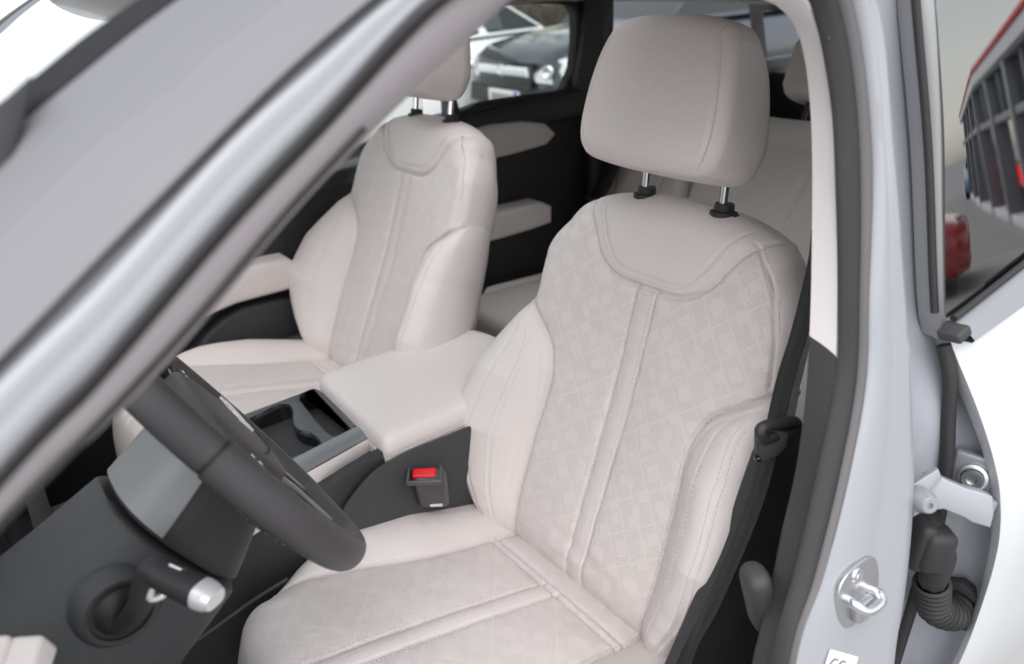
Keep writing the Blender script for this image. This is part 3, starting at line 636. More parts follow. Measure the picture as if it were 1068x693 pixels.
box('striker_block', (.030, .018, .010), SO+B_*-.016+N_*.006, 'steel', st, R=np.stack([A_, B_, N_]), bev=.003)
for q in ((-.002, .021), (.004, -.026)):
    c = SO+A_*q[0]+B_*q[1]+N_*.002; lathe('striker_screw', [(.0085, 0), (.0085, .002), (.007, .004), (.0035, .004), (.003, .0015), (.0, .0015)], c, N_, 'chrome', st, 20)
# compliance sticker on the pillar
q = side(866, 693, -.006); sA, sB = side(893, 690, -.006)-side(860, 681, -.006), side(862, 676, -.006)-side(851, 702, -.006); sA /= np.linalg.norm(sA)
sk = plate('sticker', rrect(.055, .04, .002), [], side(874, 703, -.0095), sA, sB, .0006, 'sticker', CAR)
nk = np.cross(sA, sB); nk /= np.linalg.norm(nk)
for dx in (-.011, .004):
    pts = [side(874, 703, -.0095)+sA*(dx-.004+.007*math.cos(t))+sB/np.linalg.norm(sB)*(.006+.007*math.sin(t))+nk*.0009 for t in np.linspace(1.0, 5.28, 14)]
    tube('sticker_mark', pts, .0006, 'trim_grey', sk, n=24, nseg=6)

# ------------------------------------------------------------------ rear door of the near side, ajar behind the B-pillar
TH = R_(7); dr = V(math.cos(TH), -math.sin(TH), 0)
RD = thing('rear_door', 'white rear car door standing ajar behind the pillar, its window mirroring the showroom', 'car door', (.22, -.42, -.30))
prof_px = [(992, 340), (998, 355), (1004, 368), (1024, 416), (1042, 472), (1050, 518), (1047, 569), (1029, 630), (1004, 693)]
edge = crom([at(u, v, (.21, 0, 0), (1, 0, 0)) for u, v in prof_px]+[V(.21, -.455, -.05), V(.21, -.43, -.25)], 80)
inn = crom([at(u, v, (.222, 0, 0), (1, 0, 0)) for u, v in ((984, 350), (987, 372), (991, 388), (1014, 442), (1029, 488), (1034, 528), (1032, 569), (1019, 625), (993, 691))]+[V(.222, -.44, -.05), V(.222, -.415, -.25)], 80)
sk_rows = [inn, lerp(inn, edge, .25)+V(-.006, 0, 0), lerp(inn, edge, .8)+V(-.007, 0, 0), edge, edge+dr*.006+V(0, -.003, 0)]
ew = np.clip((edge[:, 2:3]-.22)/.26, 0, 1)
for d in (.03, .1, .25, .45, .7, .9): sk_rows.append(edge+dr*d+V(0, -.006, 0)-V(0, .010, 0)*math.sin(d*3)+V(0, 0, .24*d)*ew)
loft('outer_skin', sk_rows, 'paint', RD, resample=False, sharp=60)
wst = crom([at(u, v, (.21, 0, 0), (1, 0, 0)) for u, v in ((982, 352), (986, 395), (986, 440), (984, 483), (972, 554), (950, 625), (930, 693))]+[V(.215, -.38, -.05), V(.215, -.36, -.25)], 80)
loft('shut_face', [wst+V(.01, .05, 0), wst+V(.01, .0, 0), lerp(wst, inn, .2)+V(.022, 0, 0), lerp(wst, inn, .55)+V(.026, 0, 0), lerp(wst, inn, .85)+V(.018, 0, 0), inn], 'shaded_inner_paint', RD, resample=False, sharp=60)
loft('inner_panel', [wst+V(.01, .05, 0), wst+dr*.4+V(0, .05, 0), wst+dr*.9+V(0, .05, 0)], 'black_plastic', RD, resample=False)
# window: gloss pillar cover, glass, frame strips, belt moulding
WN = V(-math.sin(TH), -math.cos(TH), .2*.98); WO = V(.195, -.40, .5)
def wn(u, v, off=0): return at(u, v, WO-V(0, 1, 0)*-off, WN)
strip0 = [(953, -60), (955, 0), (968, 156), (974, 312), (979, 354)]; strip1 = [(974, -60), (977, 0), (988, 156), (988, 312), (988, 352)]
c0, c1 = crom([side(u, v, .012) for u, v in strip0], 60), crom([side(u, v, .008) for u, v in strip1], 60)
loft('window_frame', [c0+V(.004, .02, 0), c0, lerp(c0, c1, .15, -.008), lerp(c0, c1, .42, -.011), lerp(c0, c1, .5, -.004), lerp(c0, c1, .58, -.010), lerp(c0, c1, .9, -.008), c1, c1+V(.004, .01, 0)], 'strip_grey', RD, resample=False, sharp=50)
tube('frame_groove', [(c0*.5+c1*.5)[i]+V(0, -.006, 0) for i in range(0, 60, 6)], .0028, 'rubber', RD, n=50); tube('frame_bead', [(c0*.12+c1*.88)[i]+V(0, -.009, 0) for i in range(0, 60, 6)], .0022, 'satin_silver', RD, n=50); tube('frame_edge_seal', [c0[i]+V(-.002, -.001, 0) for i in range(0, 60, 6)], .004, 'rubber', RD, n=50)
# gloss cover (front strip) tilted a little from the glass
gl = [wn(u, v) for u, v in ((1003, -70), (1005, 0), (1008, 52), (1016, 136), (1022, 220), (1026, 303))]; gl = crom(gl, 30)
g0 = crom([wn(u, v) for u, v in ((970, -70), (975, 0), (979, 52), (984, 136), (985, 220), (986, 332))], 30)
loft('pillar_cover', [lerp(g0, gl, f, .0006*(1-f)**2-.0012) for f in np.linspace(0, 1, 9)], 'privacy_glass', RD, resample=False)
top = wn(1300, -200); gl2 = gl+dr*.62
loft('window_glass', [gl+V(.0012, .0, 0), lerp(gl, gl2, .5), gl2], 'privacy_glass', RD, resample=False)
loft('glass_backing', [g0+V(.02, .05, 0), gl+V(.02, .05, 0), gl2+V(0, .05, 0)], 'carpet', RD, resample=False)
bA = [(990, 333), (1068, 272)]; u0, u1 = wn(990, 334), wn(1068, 273); l0, l1 = wn(1006, 357, -.012), wn(1068, 313, -.012)
ext = lambda a, b, k: a+(b-a)*k
up = [u0, u1, ext(u0, u1, 4)]; lo_ = [l0, l1, ext(l0, l1, 4.6)]
up, lo_ = np.array([ext(u0, u1, k) for k in np.linspace(0, 4, 20)]), np.array([ext(l0, l1, k) for k in np.linspace(0, 4.6, 20)])
loft('belt_moulding', [up+V(0, .01, -.002), up+V(0, -.006, 0), lerp(up, lo_, .2, -.012), lerp(up, lo_, .75, -.014), lerp(up, lo_, .95, -.008), lo_+V(0, .012, 0)], 'satin_silver', RD, resample=False, cap=True, sharp=50)
tube('glass_run_seal', [u0+V(.0, -.004, .003), u1+V(0, -.004, .003), ext(u0, u1, 4)+V(0, -.004, .003)], .0035, 'rubber', RD, n=20)
v, f = box_geo((.020, .012, .026), wn(995, 347, -.010), frame(V(.75, -.1, .35), WN), .003, 3); mesh('moulding_end_cap', v, f, 'trim_grey', RD)
# skin between belt moulding and edge profile
sk_u = lo_+V(0, .004, 0); e0 = crom([sk_u[0], edge[2], edge[8], edge[14]], 20)
# check arm (upper hinge link) with bolts
def seg_plate(nm, px, N, P, th, m, par, bev=.0015):
    pts = [at(u, v, P, N) for u, v in px]; O = pts[0]; A = pts[1]-pts[0]; A /= np.linalg.norm(A); Nn = np.array(N, float); Nn /= np.linalg.norm(Nn); B = np.cross(Nn, A)
    return plate(nm, [((p-O)@A, (p-O)@B) for p in pts], [], O, A, B, th, m, par, bev)
HG = seg_plate('hinge_arm', [(957, 510), (966, 496), (974, 494), (985, 500), (1003, 508), (1022, 513), (1031, 517), (1032, 534), (1029, 546), (1012, 541), (1004, 536), (982, 527), (962, 530)], (-.75, -.55, .35), (.155, -.455, .36), .016, 'lug', RD)
HF = seg_plate('hinge_leaf', [(952, 505), (976, 490), (979, 498), (966, 512), (962, 530), (952, 536)], (-.6, -.8, .3), (.128, -.440, .36), .005, 'lug', HG)
hb = at(962, 522, (.12, -.452, .36), (-.6, -.8, .3)); hn_ = V(-.55, -.8, .25)
lathe('hinge_bolt', [(.0125, -.01), (.0125, .003), (.010, .006), (.009, .013), (.0075, .0145), (.003, .0145), (.0025, .011), (0, .011)], hb, hn_, 'lug', HG, 24)
hb2 = at(1015, 498, (.213, -.45, .36), (-1, -.2, .1)); nb2 = V(-1, -.25, .25)
HP = box('hinge_pad', (.012, .042, .048), hb2+V(.010, .004, -.002), 'lug', HG, R=frame(V(-1, -.2, .1), V(0, 0, 1)), bev=.004)
lathe('hinge_bolt', [(.0145, -.004), (.0145, .002), (.0115, .003), (.0115, .009), (.010, .011), (.0055, .011), (.005, .006), (0, .006)], hb2, nb2, 'steel', HG, 24)
v, f = box_geo((.020, .020, .024), at(1024, 528, (.20, -.455, .33), (-1, -.2, .1)), frame(V(.8, -.4, -.2), V(0, 0, 1)), .004); mesh('hinge_knuckle', v, f, 'lug', HG)
# wiring boot: elbow, bellows, flange
bp = [at(u, v, (x, 0, 0), (1, 0, 0)) for u, v, x in ((968, 556, .150), (974, 562, .150), (979, 585, .158), (972, 607, .165), (974, 632, .178), (990, 640, .20), (1002, 634, .222))]
WB = thing('x', 'x', 'x') if 0 else None
el = [bp[0]+V(.02, .01, .0), bp[0], bp[1], bp[2]]
boot = tube('wiring_boot', [bp[0]+V(.03, .03, .01), bp[0], bp[1]*.6+bp[2]*.4, bp[2], bp[3]], [.017, .018, .018, .0165, .015], 'rubber', RD, nseg=8, n=30)
v, f = box_geo((.034, .032, .052), at(974, 572, (.146, 0, 0), (1, 0, 0)), frame(V(.75, -.55, -.1), V(.1, -.1, 1)), .010, 3); mesh('boot_elbow', v, f, 'rubber', boot, sharp=30)
v, f = box_geo((.020, .034, .060), at(958, 566, (.140, 0, 0), (1, 0, 0)), frame(V(.75, -.55, -.1), V(.1, -.1, 1)), .008, 3); mesh('boot_collar', v, f, 'rubber', boot, sharp=30)
bel = crom(bp[3:], 200); nr = 13; ph = np.linspace(0, nr, 200); rad = .0165+.0035*np.where((ph % 1) < .5, np.sin((ph % 1)*2*math.pi), -.6*np.sin(((ph % 1)-.5)*2*math.pi))
P_ = bel; T_ = np.gradient(P_, axis=0); T_ /= np.linalg.norm(T_, axis=1)[:, None]; up_ = V(1, 0, .1); vs = []
for i in range(200):
    a_ = np.cross(T_[i], up_); a_ /= np.linalg.norm(a_); b_ = np.cross(a_, T_[i]); up_ = b_
    for k in range(20): th = 2*math.pi*k/20; vs.append(P_[i]+rad[i]*(a_*math.cos(th)+b_*math.sin(th)))
mesh('bellows', vs, grid_faces(200, 20, True), 'rubber', boot)
fl = at(999, 630, (.226, 0, 0), (1, 0, 0)); fn_ = V(-1, -.15, .1)
lathe('boot_flange', [(.034, -.006), (.034, .004), (.031, .008), (.024, .009), (.021, .006), (.0, .006)], fl, fn_, 'rubber', boot, 8)

# ------------------------------------------------------------------ far side doors
def far(u, v, y=1.1): return at(u, v, (0, y, 0), (0, 1, 0))
FD = thing('front_passenger_door', 'black inner side of the far front door with a cream armrest, behind the far seat', 'car door', (0, 1.12, -.3))
def xz_plate(nm, pts, y, th, m, par, bev=.004):
    return plate(nm, [(p[0], p[1]) for p in pts], [], (0, y, 0), (1, 0, 0), (0, 0, 1), th, m, par, bev)
xz_plate('door_panel', [(-.9, -.38), (.56, -.38), (.56, .30), (.55, .47), (-.9, .40)], 1.13, .06, 'black_plastic', FD, .01)
ar = [far(u, v, 1.07) for u, v in ((240, 285), (262, 277), (293, 271), (300, 275), (301, 292), (240, 308))]
arP = [(ar[0][0]-.35, ar[0][2]-.03)]+[(p[0], p[2]) for p in ar[:1]]+[(p[0], p[2]) for p in ar[1:4]]+[(ar[4][0], ar[4][2]), (ar[5][0], ar[5][2]), (ar[5][0]-.35, ar[5][2]-.05)]
xz_plate('armrest', arP, 1.075, .07, 'leather', FD, .012)
po = [far(u, v, 1.08) for u, v in ((190, 385), (215, 350), (232, 333), (252, 322), (285, 314), (300, 312), (310, 400), (200, 400))]
xz_plate('door_pocket', [(p[0], p[2]) for p in po], 1.085, .05, 'grey_plastic', FD, .012)
tube('panel_seam', [far(297, 200, 1.09), far(296, 260, 1.09)], .003, 'rubber', FD, n=6)
# upper door frame and glass
def prism(nm, quads, y0, m, par): ...
plate('window_glass', [(-.75, .40), (.45, .44), (.44, .82), (-.25, .83)], [], (0, 1.115, 0), (1, 0, 0), (0, -.10, 1), .004, 'clear_glass', FD)
RF = thing('rear_passenger_door', 'black inner side of the far rear door with two cream pads under a clear window', 'car door', (.9, 1.12, -.3))
wpx = [(478, 117), (497, 109), (540, 102), (586, 94.5), (596, 72), (599, 45), (599, 14), (592, 4), (560, 1), (470, -5)]
wl = [far(u, v, 1.1) for u, v in wpx]; hole = [(.57, wl[0][2])]+[(p[0], p[2]) for p in wl[1:9]]+[(.57, wl[8][2]+.012)]
outl = [(.54, .50), (.56, .9), (1.06, .9), (1.095, .74), (1.085, .62), (1.06, .545), (.9, .552), (.7, .545)]
plate('window_frame', outl, [hole], (0, 1.105, 0), (1, 0, 0), (0, -.0, 1), .03, 'trim_grey', RF, .002)
tube('window_seal', [V(p[0], 1.086, p[1]) for p in hole], .008, 'rubber', RF, n=90, closed=True)
plate('window_glass', [(.56, .5), (1.05, .5), (1.05, .85), (.56, .85)], [], (0, 1.118, 0), (1, 0, 0), (0, 0, 1), .004, 'clear_glass', RF)
xz_plate('door_panel', [(.54, -.38), (.95, -.38), (1.08, -.05), (1.12, .2), (1.09, .52), (1.06, .548), (.8, .548), (.54, .538)], 1.125, .05, 'black_plastic', RF, .010)
belt = crom([V(.54, 1.085, .532), V(.75, 1.085, .545), V(.95, 1.085, .55), V(1.07, 1.085, .552)], 20)
loft('belt_roll', [belt+V(0, .03, .012), belt+V(0, -.004, .008), belt+V(0, -.022, -.02), belt+V(0, -.018, -.06), belt+V(0, .02, -.085)], 'black_plastic', RF, resample=False)
pd = [far(u, v, 1.06) for u, v in ((490, 141), (510, 135), (545, 131), (565, 133), (572, 140), (566, 147), (530, 157), (490, 166))]
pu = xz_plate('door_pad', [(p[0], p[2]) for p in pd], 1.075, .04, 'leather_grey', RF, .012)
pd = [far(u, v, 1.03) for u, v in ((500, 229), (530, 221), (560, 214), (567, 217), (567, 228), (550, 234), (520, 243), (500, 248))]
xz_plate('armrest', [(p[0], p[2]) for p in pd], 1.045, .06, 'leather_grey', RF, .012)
# C-pillar inside trim
cp_ = crom([far(u, v, 1.06) for u, v in ((612, -10), (609, 30), (606, 60), (600, 92))], 20); cp2 = crom([far(u, v, 1.04) for u, v in ((640, -10), (640, 40), (640, 80), (636, 100))], 20)
loft('pillar_trim', [cp_+V(0, .03, 0), cp_, lerp(cp_, cp2, .5, -.02), cp2], 'trim_grey', CAR, resample=False)

# ------------------------------------------------------------------ rear bench
RB = thing('rear_bench_seat', 'grey beige rear bench seat in the shade behind the front seats', 'car seat', (.9, .371, -.3))
ra = R_(22); rT, rN = V(math.sin(ra), 0, math.cos(ra)), V(-math.cos(ra), 0, math.sin(ra))
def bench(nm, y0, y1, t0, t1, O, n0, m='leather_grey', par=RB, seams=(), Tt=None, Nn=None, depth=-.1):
    Tt = rT if Tt is None else Tt; Nn = rN if Nn is None else Nn
    h = (y1-y0)/2; cy = (y0+y1)/2; w_ = rrect(2*h, t1-t0, .05, 8, c=(0, (t0+t1)/2))
    S_ = coons([(-h, t) for t in np.linspace(t0+.03, t1-.03, 30)], [(h, t) for t in np.linspace(t0+.03, t1-.03, 30)], crom([(-h, t0+.03), (-h+.03, t0), (0, t0), (h-.03, t0), (h, t0+.03)], 40), crom([(-h, t1-.03), (-h+.03, t1), (0, t1), (h-.03, t1), (h, t1-.03)], 40), 90, 60, .5, .5)
    def nf(P):
        n = np.full(len(P), n0)
        for l in seams: n = n-.004*np.exp(-(pdist(P, np.array(l))/.005)**2)
        return n+.006*np.cos(np.clip(np.abs(P[:, 0])/h, 0, 1)*math.pi/2)
    L, Wd, F, nfv = pillow(S_, nf, lambda P: np.full(len(P), .035), depth, lambda L: np.array(O)+V(0, cy, 0)+L[:, :1]*V(0, -1, 0)+L[:, 1:2]*Tt+L[:, 2:3]*Nn, 0)
    return mesh(nm, Wd, F, m, par)
seam = lambda h: [[(-h*.62, .0), (-h*.5, .25), (-h*.72, .45), (-h*.9, .6)], [(h*.62, .0), (h*.5, .25), (h*.72, .45), (h*.9, .6)], [(-h, .40), (-h*.7, .43), (h*.7, .43), (h, .40)]]
bO = V(.93, 0, .06)
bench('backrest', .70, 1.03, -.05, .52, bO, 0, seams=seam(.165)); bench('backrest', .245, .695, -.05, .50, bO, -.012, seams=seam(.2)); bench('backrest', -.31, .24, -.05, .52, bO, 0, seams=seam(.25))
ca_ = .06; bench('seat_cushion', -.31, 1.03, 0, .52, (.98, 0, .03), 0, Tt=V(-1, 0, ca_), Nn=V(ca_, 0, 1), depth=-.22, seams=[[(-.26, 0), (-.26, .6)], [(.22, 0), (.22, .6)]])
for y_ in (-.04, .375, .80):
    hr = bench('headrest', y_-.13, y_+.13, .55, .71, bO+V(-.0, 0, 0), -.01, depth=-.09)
    for q in (-.05, .05): tube('headrest_post', [bO+V(0, y_+q, 0)+rT*.48+rN*-.05, bO+V(0, y_+q, 0)+rT*.58+rN*-.05], .007, 'gloss_black', hr, n=4)
SB = thing('rear_seat_belt', 'black rear seat belt crossing the bench corner near the far rear door', 'seat belt', (1.0, .95, .1))
wb0, wb1 = [at(u, v, (.95, 0, .2), (1, 0, -.3)) for u, v in ((640, 140), (632, 170), (612, 212), (600, 250))], [at(u, v, (.95, 0, .2), (1, 0, -.3)) for u, v in ((652, 148), (644, 178), (626, 216), (616, 255))]
loft('webbing', [wb0, wb1], 'webbing', SB, n=20, thick=.002, uvscale=(1, .05))
box('belt_tongue', (.05, .02, .02), at(617, 208, (.93, 0, .2), (1, 0, -.3)), 'black_plastic', SB, R=frame(V(0, -1, -.1), V(1, 0, 0)), bev=.006)
box('rear_quarter_trim', (.30, .05, .9), (1.16, 1.055, .05), 'black_plastic', CAR, bev=.02)

# ------------------------------------------------------------------ centre console
CC = thing('center_console', 'centre console with cream armrest lid and cup holder tray between the front seats', 'console', (-.05, .385, -.33))
zp = lambda u, v, z=.2: at(u, v, (0, 0, z), (0, 0, 1))
xy = lambda pts, z=.2: [tuple(zp(u, v, z)[:2]) for u, v in pts]
box('console_body', (.86, .255, .46), (-.27, .385, -.055), 'grey_plastic', CC, bev=.012)
lid_px = xy([(331, 393), (352, 385), (420, 366), (470, 353.5), (488, 354), (500, 361), (508, 372), (490, 415), (480, 430), (440, 449), (396, 469.5), (391, 466)], .222)
lx = crom([(-.150, .53), (-.157, .49), (-.163, .38), (-.168, .27), (-.168, .247), (-.155, .238), (0, .240), (.13, .245), (.175, .262), (.195, .31), (.198, .385), (.195, .46), (.175, .508), (.13, .525), (0, .533), (-.13, .536)], 90, True)
lx = lx+V(.012, .006)
def lid_mesh():
    c = lx.mean(0); rows = []
    for f, z in ((.80, .160), (.97, .162), (.992, .170), (1.0, .184), (1.0, .192), (.997, .1935), (1.0, .195), (.998, .203), (.988, .212), (.968, .2195), (.935, .2245), (.88, .2275), (.75, .230), (.5, .232), (.25, .2328), (.05, .233)):
        q = c+(lx-c)*f; rows.append(np.column_stack([q, np.full(len(q), z)]))
    vs = np.vstack(rows); F = [g[::-1] for g in grid_faces(len(rows), len(lx), True)]; n = len(lx)
    F += [tuple(range(n)), tuple(range((len(rows)-1)*n, len(rows)*n))[::-1]]
    return vs, F
v, f = lid_mesh(); LID = mesh('armrest_lid', v, f, 'leather', CC, sharp=60)
bc = lx.mean(0)+(lx-lx.mean(0))*.99
tube('lid_seam', [V(*(lx.mean(0)+(p-lx.mean(0))*.9985), .1937) for p in lx[::3]], .0012, 'thread', LID, n=140, closed=True)
box('armrest_bin', (.33, .262, .07), (.012, .392, .143), 'black_plastic', CC, bev=.012)
cup = xy([(258, 441), (270, 433), (293, 421.5), (302, 423), (306, 430), (306, 441), (311, 448), (319, 452), (328, 453.5), (335, 463), (331, 468), (306, 481), (290, 470)])
tray = xy([(311.5, 416), (316, 411), (326, 406.5), (333, 409), (352, 426), (369, 442), (371, 446), (363, 451), (350, 456), (343, 453.5), (326, 436)])
po_ = [(-.152, .532), (-.165, .33), (-.36, .345), (-.36, .525)]
cupc, trayc = [tuple(p) for p in crom(cup, 60, True)], [tuple(p) for p in crom(tray, 60, True)]
plate('console_panel', po_, [cupc, trayc], (0, 0, .197), (1, 0, 0), (0, 1, 0), .006, 'satin_dark', CC, .001)
def well(nm, lp, depth, m, floor_rise=0):
    l3 = np.array(lp); c = l3.mean(0); rows = []
    for f, z in ((1.0, .1975), (.995, .19), (.97, .195-depth*.9), (.93, .197-depth), (.5, .197-depth), (.05, .197-depth)): rows.append(np.column_stack([c+(l3-c)*f, np.full(len(l3), z)+ (0 if f > .96 else floor_rise)]))
    return mesh(nm, np.vstack(rows), grid_faces(len(rows), len(l3), True)+[tuple(range(5*len(l3), 6*len(l3)))], m, CC, sharp=60)
cw_ = well('cup_well', cupc, .085, 'well_shade_black'); tw = well('phone_tray', trayc, .024, 'well_shade_black')
tube('well_rim', [V(*p, .2) for p in cupc[::3]], .0016, 'gloss_black', cw_, n=80, closed=True)
tube('well_rim', [V(*p, .2) for p in trayc[::3]], .0016, 'gloss_black', tw, n=80, closed=True)
cx = zp(318, 463, .15); box('cup_divider', (.012, .075, .05), cx+V(-.005, .0, -.012), 'grey_plastic', CC, R=frame(V(1, .25, 0), V(0, 0, 1)), bev=.003)
tc_ = np.array(trayc).mean(0); box('tray_mat', (.05, .12, .004), (tc_[0]+.004, tc_[1]-.03, .181), 'rubber', CC, R=frame(V(1, .05, 0), V(0, 0, 1)), bev=.0015)
e0_, e1_ = np.array([zp(236, 520), zp(305, 481), zp(375, 445)]), np.array([zp(244, 533), zp(313, 495.5), zp(384, 456)])
loft('side_rail', [crom(e0_, 12)+V(0, .002, -.004), crom(e0_, 12)+V(0, 0, .003), lerp(crom(e0_, 12), crom(e1_, 12), .5)+V(0, 0, .005), crom(e1_, 12), crom(e1_, 12)+V(0, .0, -.01)], 'satin_silver', CC, resample=False, sharp=60)
e2_ = np.array([zp(262, 560, .155), zp(330, 517, .155), zp(396, 471, .16)])
loft('side_pad', [crom(e1_, 12)+V(0, 0, -.003), lerp(crom(e1_, 12), crom(e2_, 12), .3)+V(0, -.003, .002), lerp(crom(e1_, 12), crom(e2_, 12), .8)+V(0, -.003, .0), crom(e2_, 12), crom(e2_, 12)+V(0, .02, -.01)], 'leather', CC, resample=False, sharp=60)
yp = lambda u, v, y: at(u, v, (0, y, 0), (0, 1, 0))
b1_ = [yp(u, v, .256) for u, v in ((325, 530), (333, 516), (343, 505), (359, 492), (390, 475), (430, 455), (475, 434))]
loft('side_cover', [crom(b1_, 30)+V(0, .015, -.002), crom(b1_, 30)+V(0, -.001, 0), crom(b1_, 30)+V(0, -.006, -.008), crom([p*V(1, 1, 0)+V(0, -.006, -.2) for p in b1_], 30)], 'black_plastic', CC, resample=False)
b2_ = [yp(u, v, .232) for u, v in ((345, 570), (354, 541), (365, 521), (390, 492), (422, 473), (450, 461), (475, 451), (510, 436))]
loft('seat_side_panel', [crom(b2_, 30)+V(0, .008, -.004), crom(b2_, 30)+V(0, 0, 0), crom(b2_, 30)+V(0, -.003, -.004), crom([p*V(1, 1, 0)+V(0, -.004, -.25) for p in b2_], 30)], 'grey_plastic', CC, resample=False, sharp=60)

# ------------------------------------------------------------------ steering wheel
WC = V(-.436, 0, .470); wa = R_(30.8); WNn, WU, WY = V(math.cos(wa), 0, math.sin(wa)), V(-math.sin(wa), 0, math.cos(wa)), V(0, 1, 0)
wp = lambda y, u, n=0: WC+WY*y+WU*u+WNn*n
SW = thing('steering_wheel', 'dark grey leather steering wheel with chrome lettering on its hub', 'steering wheel', WC)
def rim_arc(a0, a1, nm, m, rx=.0155, rn=.0185, cap=True):
    n = max(12, int(abs(a1-a0)/3)); vs = []
    for i in range(n):
        a = R_(a0+(a1-a0)*i/(n-1)); R0 = .173
        if math.sin(a) < -.80: R0 = min(R0, .1645/abs(math.sin(a))) if abs(math.sin(a)) > .9 else R0
        rad = WY*math.cos(a)+WU*math.sin(a); c = WC+rad*R0
        for k in range(20):
            t = 2*math.pi*k/20; vs.append(c+rad*rx*math.cos(t)+WNn*rn*math.sin(t))
    F = grid_faces(n, 20, True)+[tuple(range(20))[::-1], tuple(range((n-1)*20, n*20))]
    return mesh(nm, vs, F, m, SW, sharp=60)
sa = 152
rim_arc(sa+1, 360-sa+180-152+28+360-360, 'rim', 'wheel_leather') if 0 else None
r0 = rim_arc(28, 152, 'rim', 'wheel_leather', .0150, .0178); r1_ = rim_arc(153.2, 386.8, 'rim', 'wheel_leather', .0158, .0190)
for a in (152.6, 27.4): rim_arc(a-.7, a+.7, 'rim_joint', 'rubber', .0143, .0172)
# rim seam
tube('rim_seam', [wp(.158*math.cos(R_(a)), .158*math.sin(R_(a)), -.004) for a in range(155, 386, 10)], .0012, 'rubber', r1_, n=90)
# hub cushion and spokes
def wheel_pad(nm, loop, n0, n1, m, crown=.006, par=None, bev=.012):
    l = crom(loop, 80, True); c = l.mean(0); rows = []
    for f, h in ((.96, n0), (1, n0+.2*(n1-n0)), (1, n1-bev*.7), (.985, n1-bev*.25), (.94, n1), (.75, n1+crown*.45), (.45, n1+crown*.85), (.08, n1+crown)):
        q = c+(l-c)*f; rows.append([wp(a, b, h) for a, b in q])
    vs = np.vstack(rows); F = grid_faces(len(rows), 80, True)+[tuple(range(80))[::-1], tuple(range((len(rows)-1)*80, len(rows)*80))]
    return mesh(nm, vs, F, m, par or SW, sharp=60)
hub = wheel_pad('hub_pad', [(-.078, .030), (-.07, .052), (-.03, .060), (.03, .060), (.07, .052), (.078, .030), (.075, -.005), (.055, -.048), (.03, -.066), (-.03, -.066), (-.055, -.048), (-.075, -.005)], -.015, .016, 'wheel_leather', .007)
text_mesh('hub_lettering', 'EXEED', .026, wp(.024, -.008, .0234), WY, WU, .0011, 'lettering', hub)
tube('hub_seam', [wp(a, b, .0165+.0048) for a, b in ((-.056, -.018), (-.03, -.034), (0, -.038), (.03, -.034), (.056, -.018))], .0011, 'thread' if 0 else 'rubber', hub, n=30)
for sg in (-1, 1):
    sp_ = wheel_pad('spoke', [(sg*.060, .040), (sg*.10, .034), (sg*.165, .026), (sg*.168, .0), (sg*.160, -.030), (sg*.11, -.028), (sg*.066, -.026)], -.022, .006, 'gloss_black', .003)
    for k in range(3):
        bt = wheel_pad('spoke_button', [(sg*(.088+.021*k), .024), (sg*(.106+.021*k), .022), (sg*(.106+.021*k), .0), (sg*(.088+.021*k), .001)], .004, .0115, 'black_plastic', .001, sp_, .003)
    for dx_, dy_ in ((.094, .015), (.1, .008), (.118, .013), (.138, .011)):
        c = wp(sg*dx_, dy_, .0132); tube('button_icon', [c-WY*.003, c+WU*.003, c+WY*.003], .0006, 'white_mark', sp_, n=6, nseg=5)
lw = wheel_pad('spoke', [(-.035, -.055), (.035, -.055), (.028, -.10), (.034, -.156), (-.034, -.156), (-.028, -.10)], -.024, .004, 'gloss_black', .002)
for q in (-1, 1): tube('spoke_trim', [wp(q*.036, -.062, .008), wp(q*.030, -.10, .007), wp(q*.036, -.150, .005)], .0022, 'satin_silver', lw, n=20)
# rotating rear cover of the wheel: satin upper band, dark underside
def col_ring(d, hw_, top_, bot_, n=64, e=2.7):
    r = []
    for k in range(n):
        t = 2*math.pi*k/n; c, s = math.cos(t), math.sin(t); x = hw_*abs(c)**(2/e)*np.sign(c); y = abs(s)**(2/e)*np.sign(s); y = (top_+bot_)/2+y*(top_-bot_)/2
        r.append(wp(x, y, -d))
    return np.array(r)
def col_loft(nm, specs, m, par, k0=0, k1=64, cap=False):
    rows = [col_ring(*s) for s in specs]
    if k0 == 0 and k1 == 64:
        F = grid_faces(len(rows), 64, True); vs = np.vstack(rows)
        if cap: F += [tuple(range(64))[::-1], tuple(range((len(rows)-1)*64, len(rows)*64))]
        return mesh(nm, vs, F, m, par, sharp=50)
    rows = [np.take(r, range(k0, k1+1), axis=0, mode='wrap') for r in rows]
    return mesh(nm, np.vstack(rows), grid_faces(len(rows), k1-k0+1), m, par, sharp=50)
bcs = [(.012, .066, .048, -.070), (.03, .068, .050, -.078), (.055, .069, .048, -.092), (.08, .0695, .046, -.105), (.094, .069, .045, -.112), (.098, .066, .042, -.108)]
col_loft('rear_cover', bcs, 'black_plastic', SW, cap=True)
bcs2 = [(d, w+.0015, t+.0015, b) for d, w, t, b in bcs[1:5]]
col_loft('rear_cover_band', bcs2, 'satin_band', SW, -8, 28)
tube('band_edge', [col_ring(*s)[28] for s in bcs2], .0007, 'satin_dark', SW, n=20)

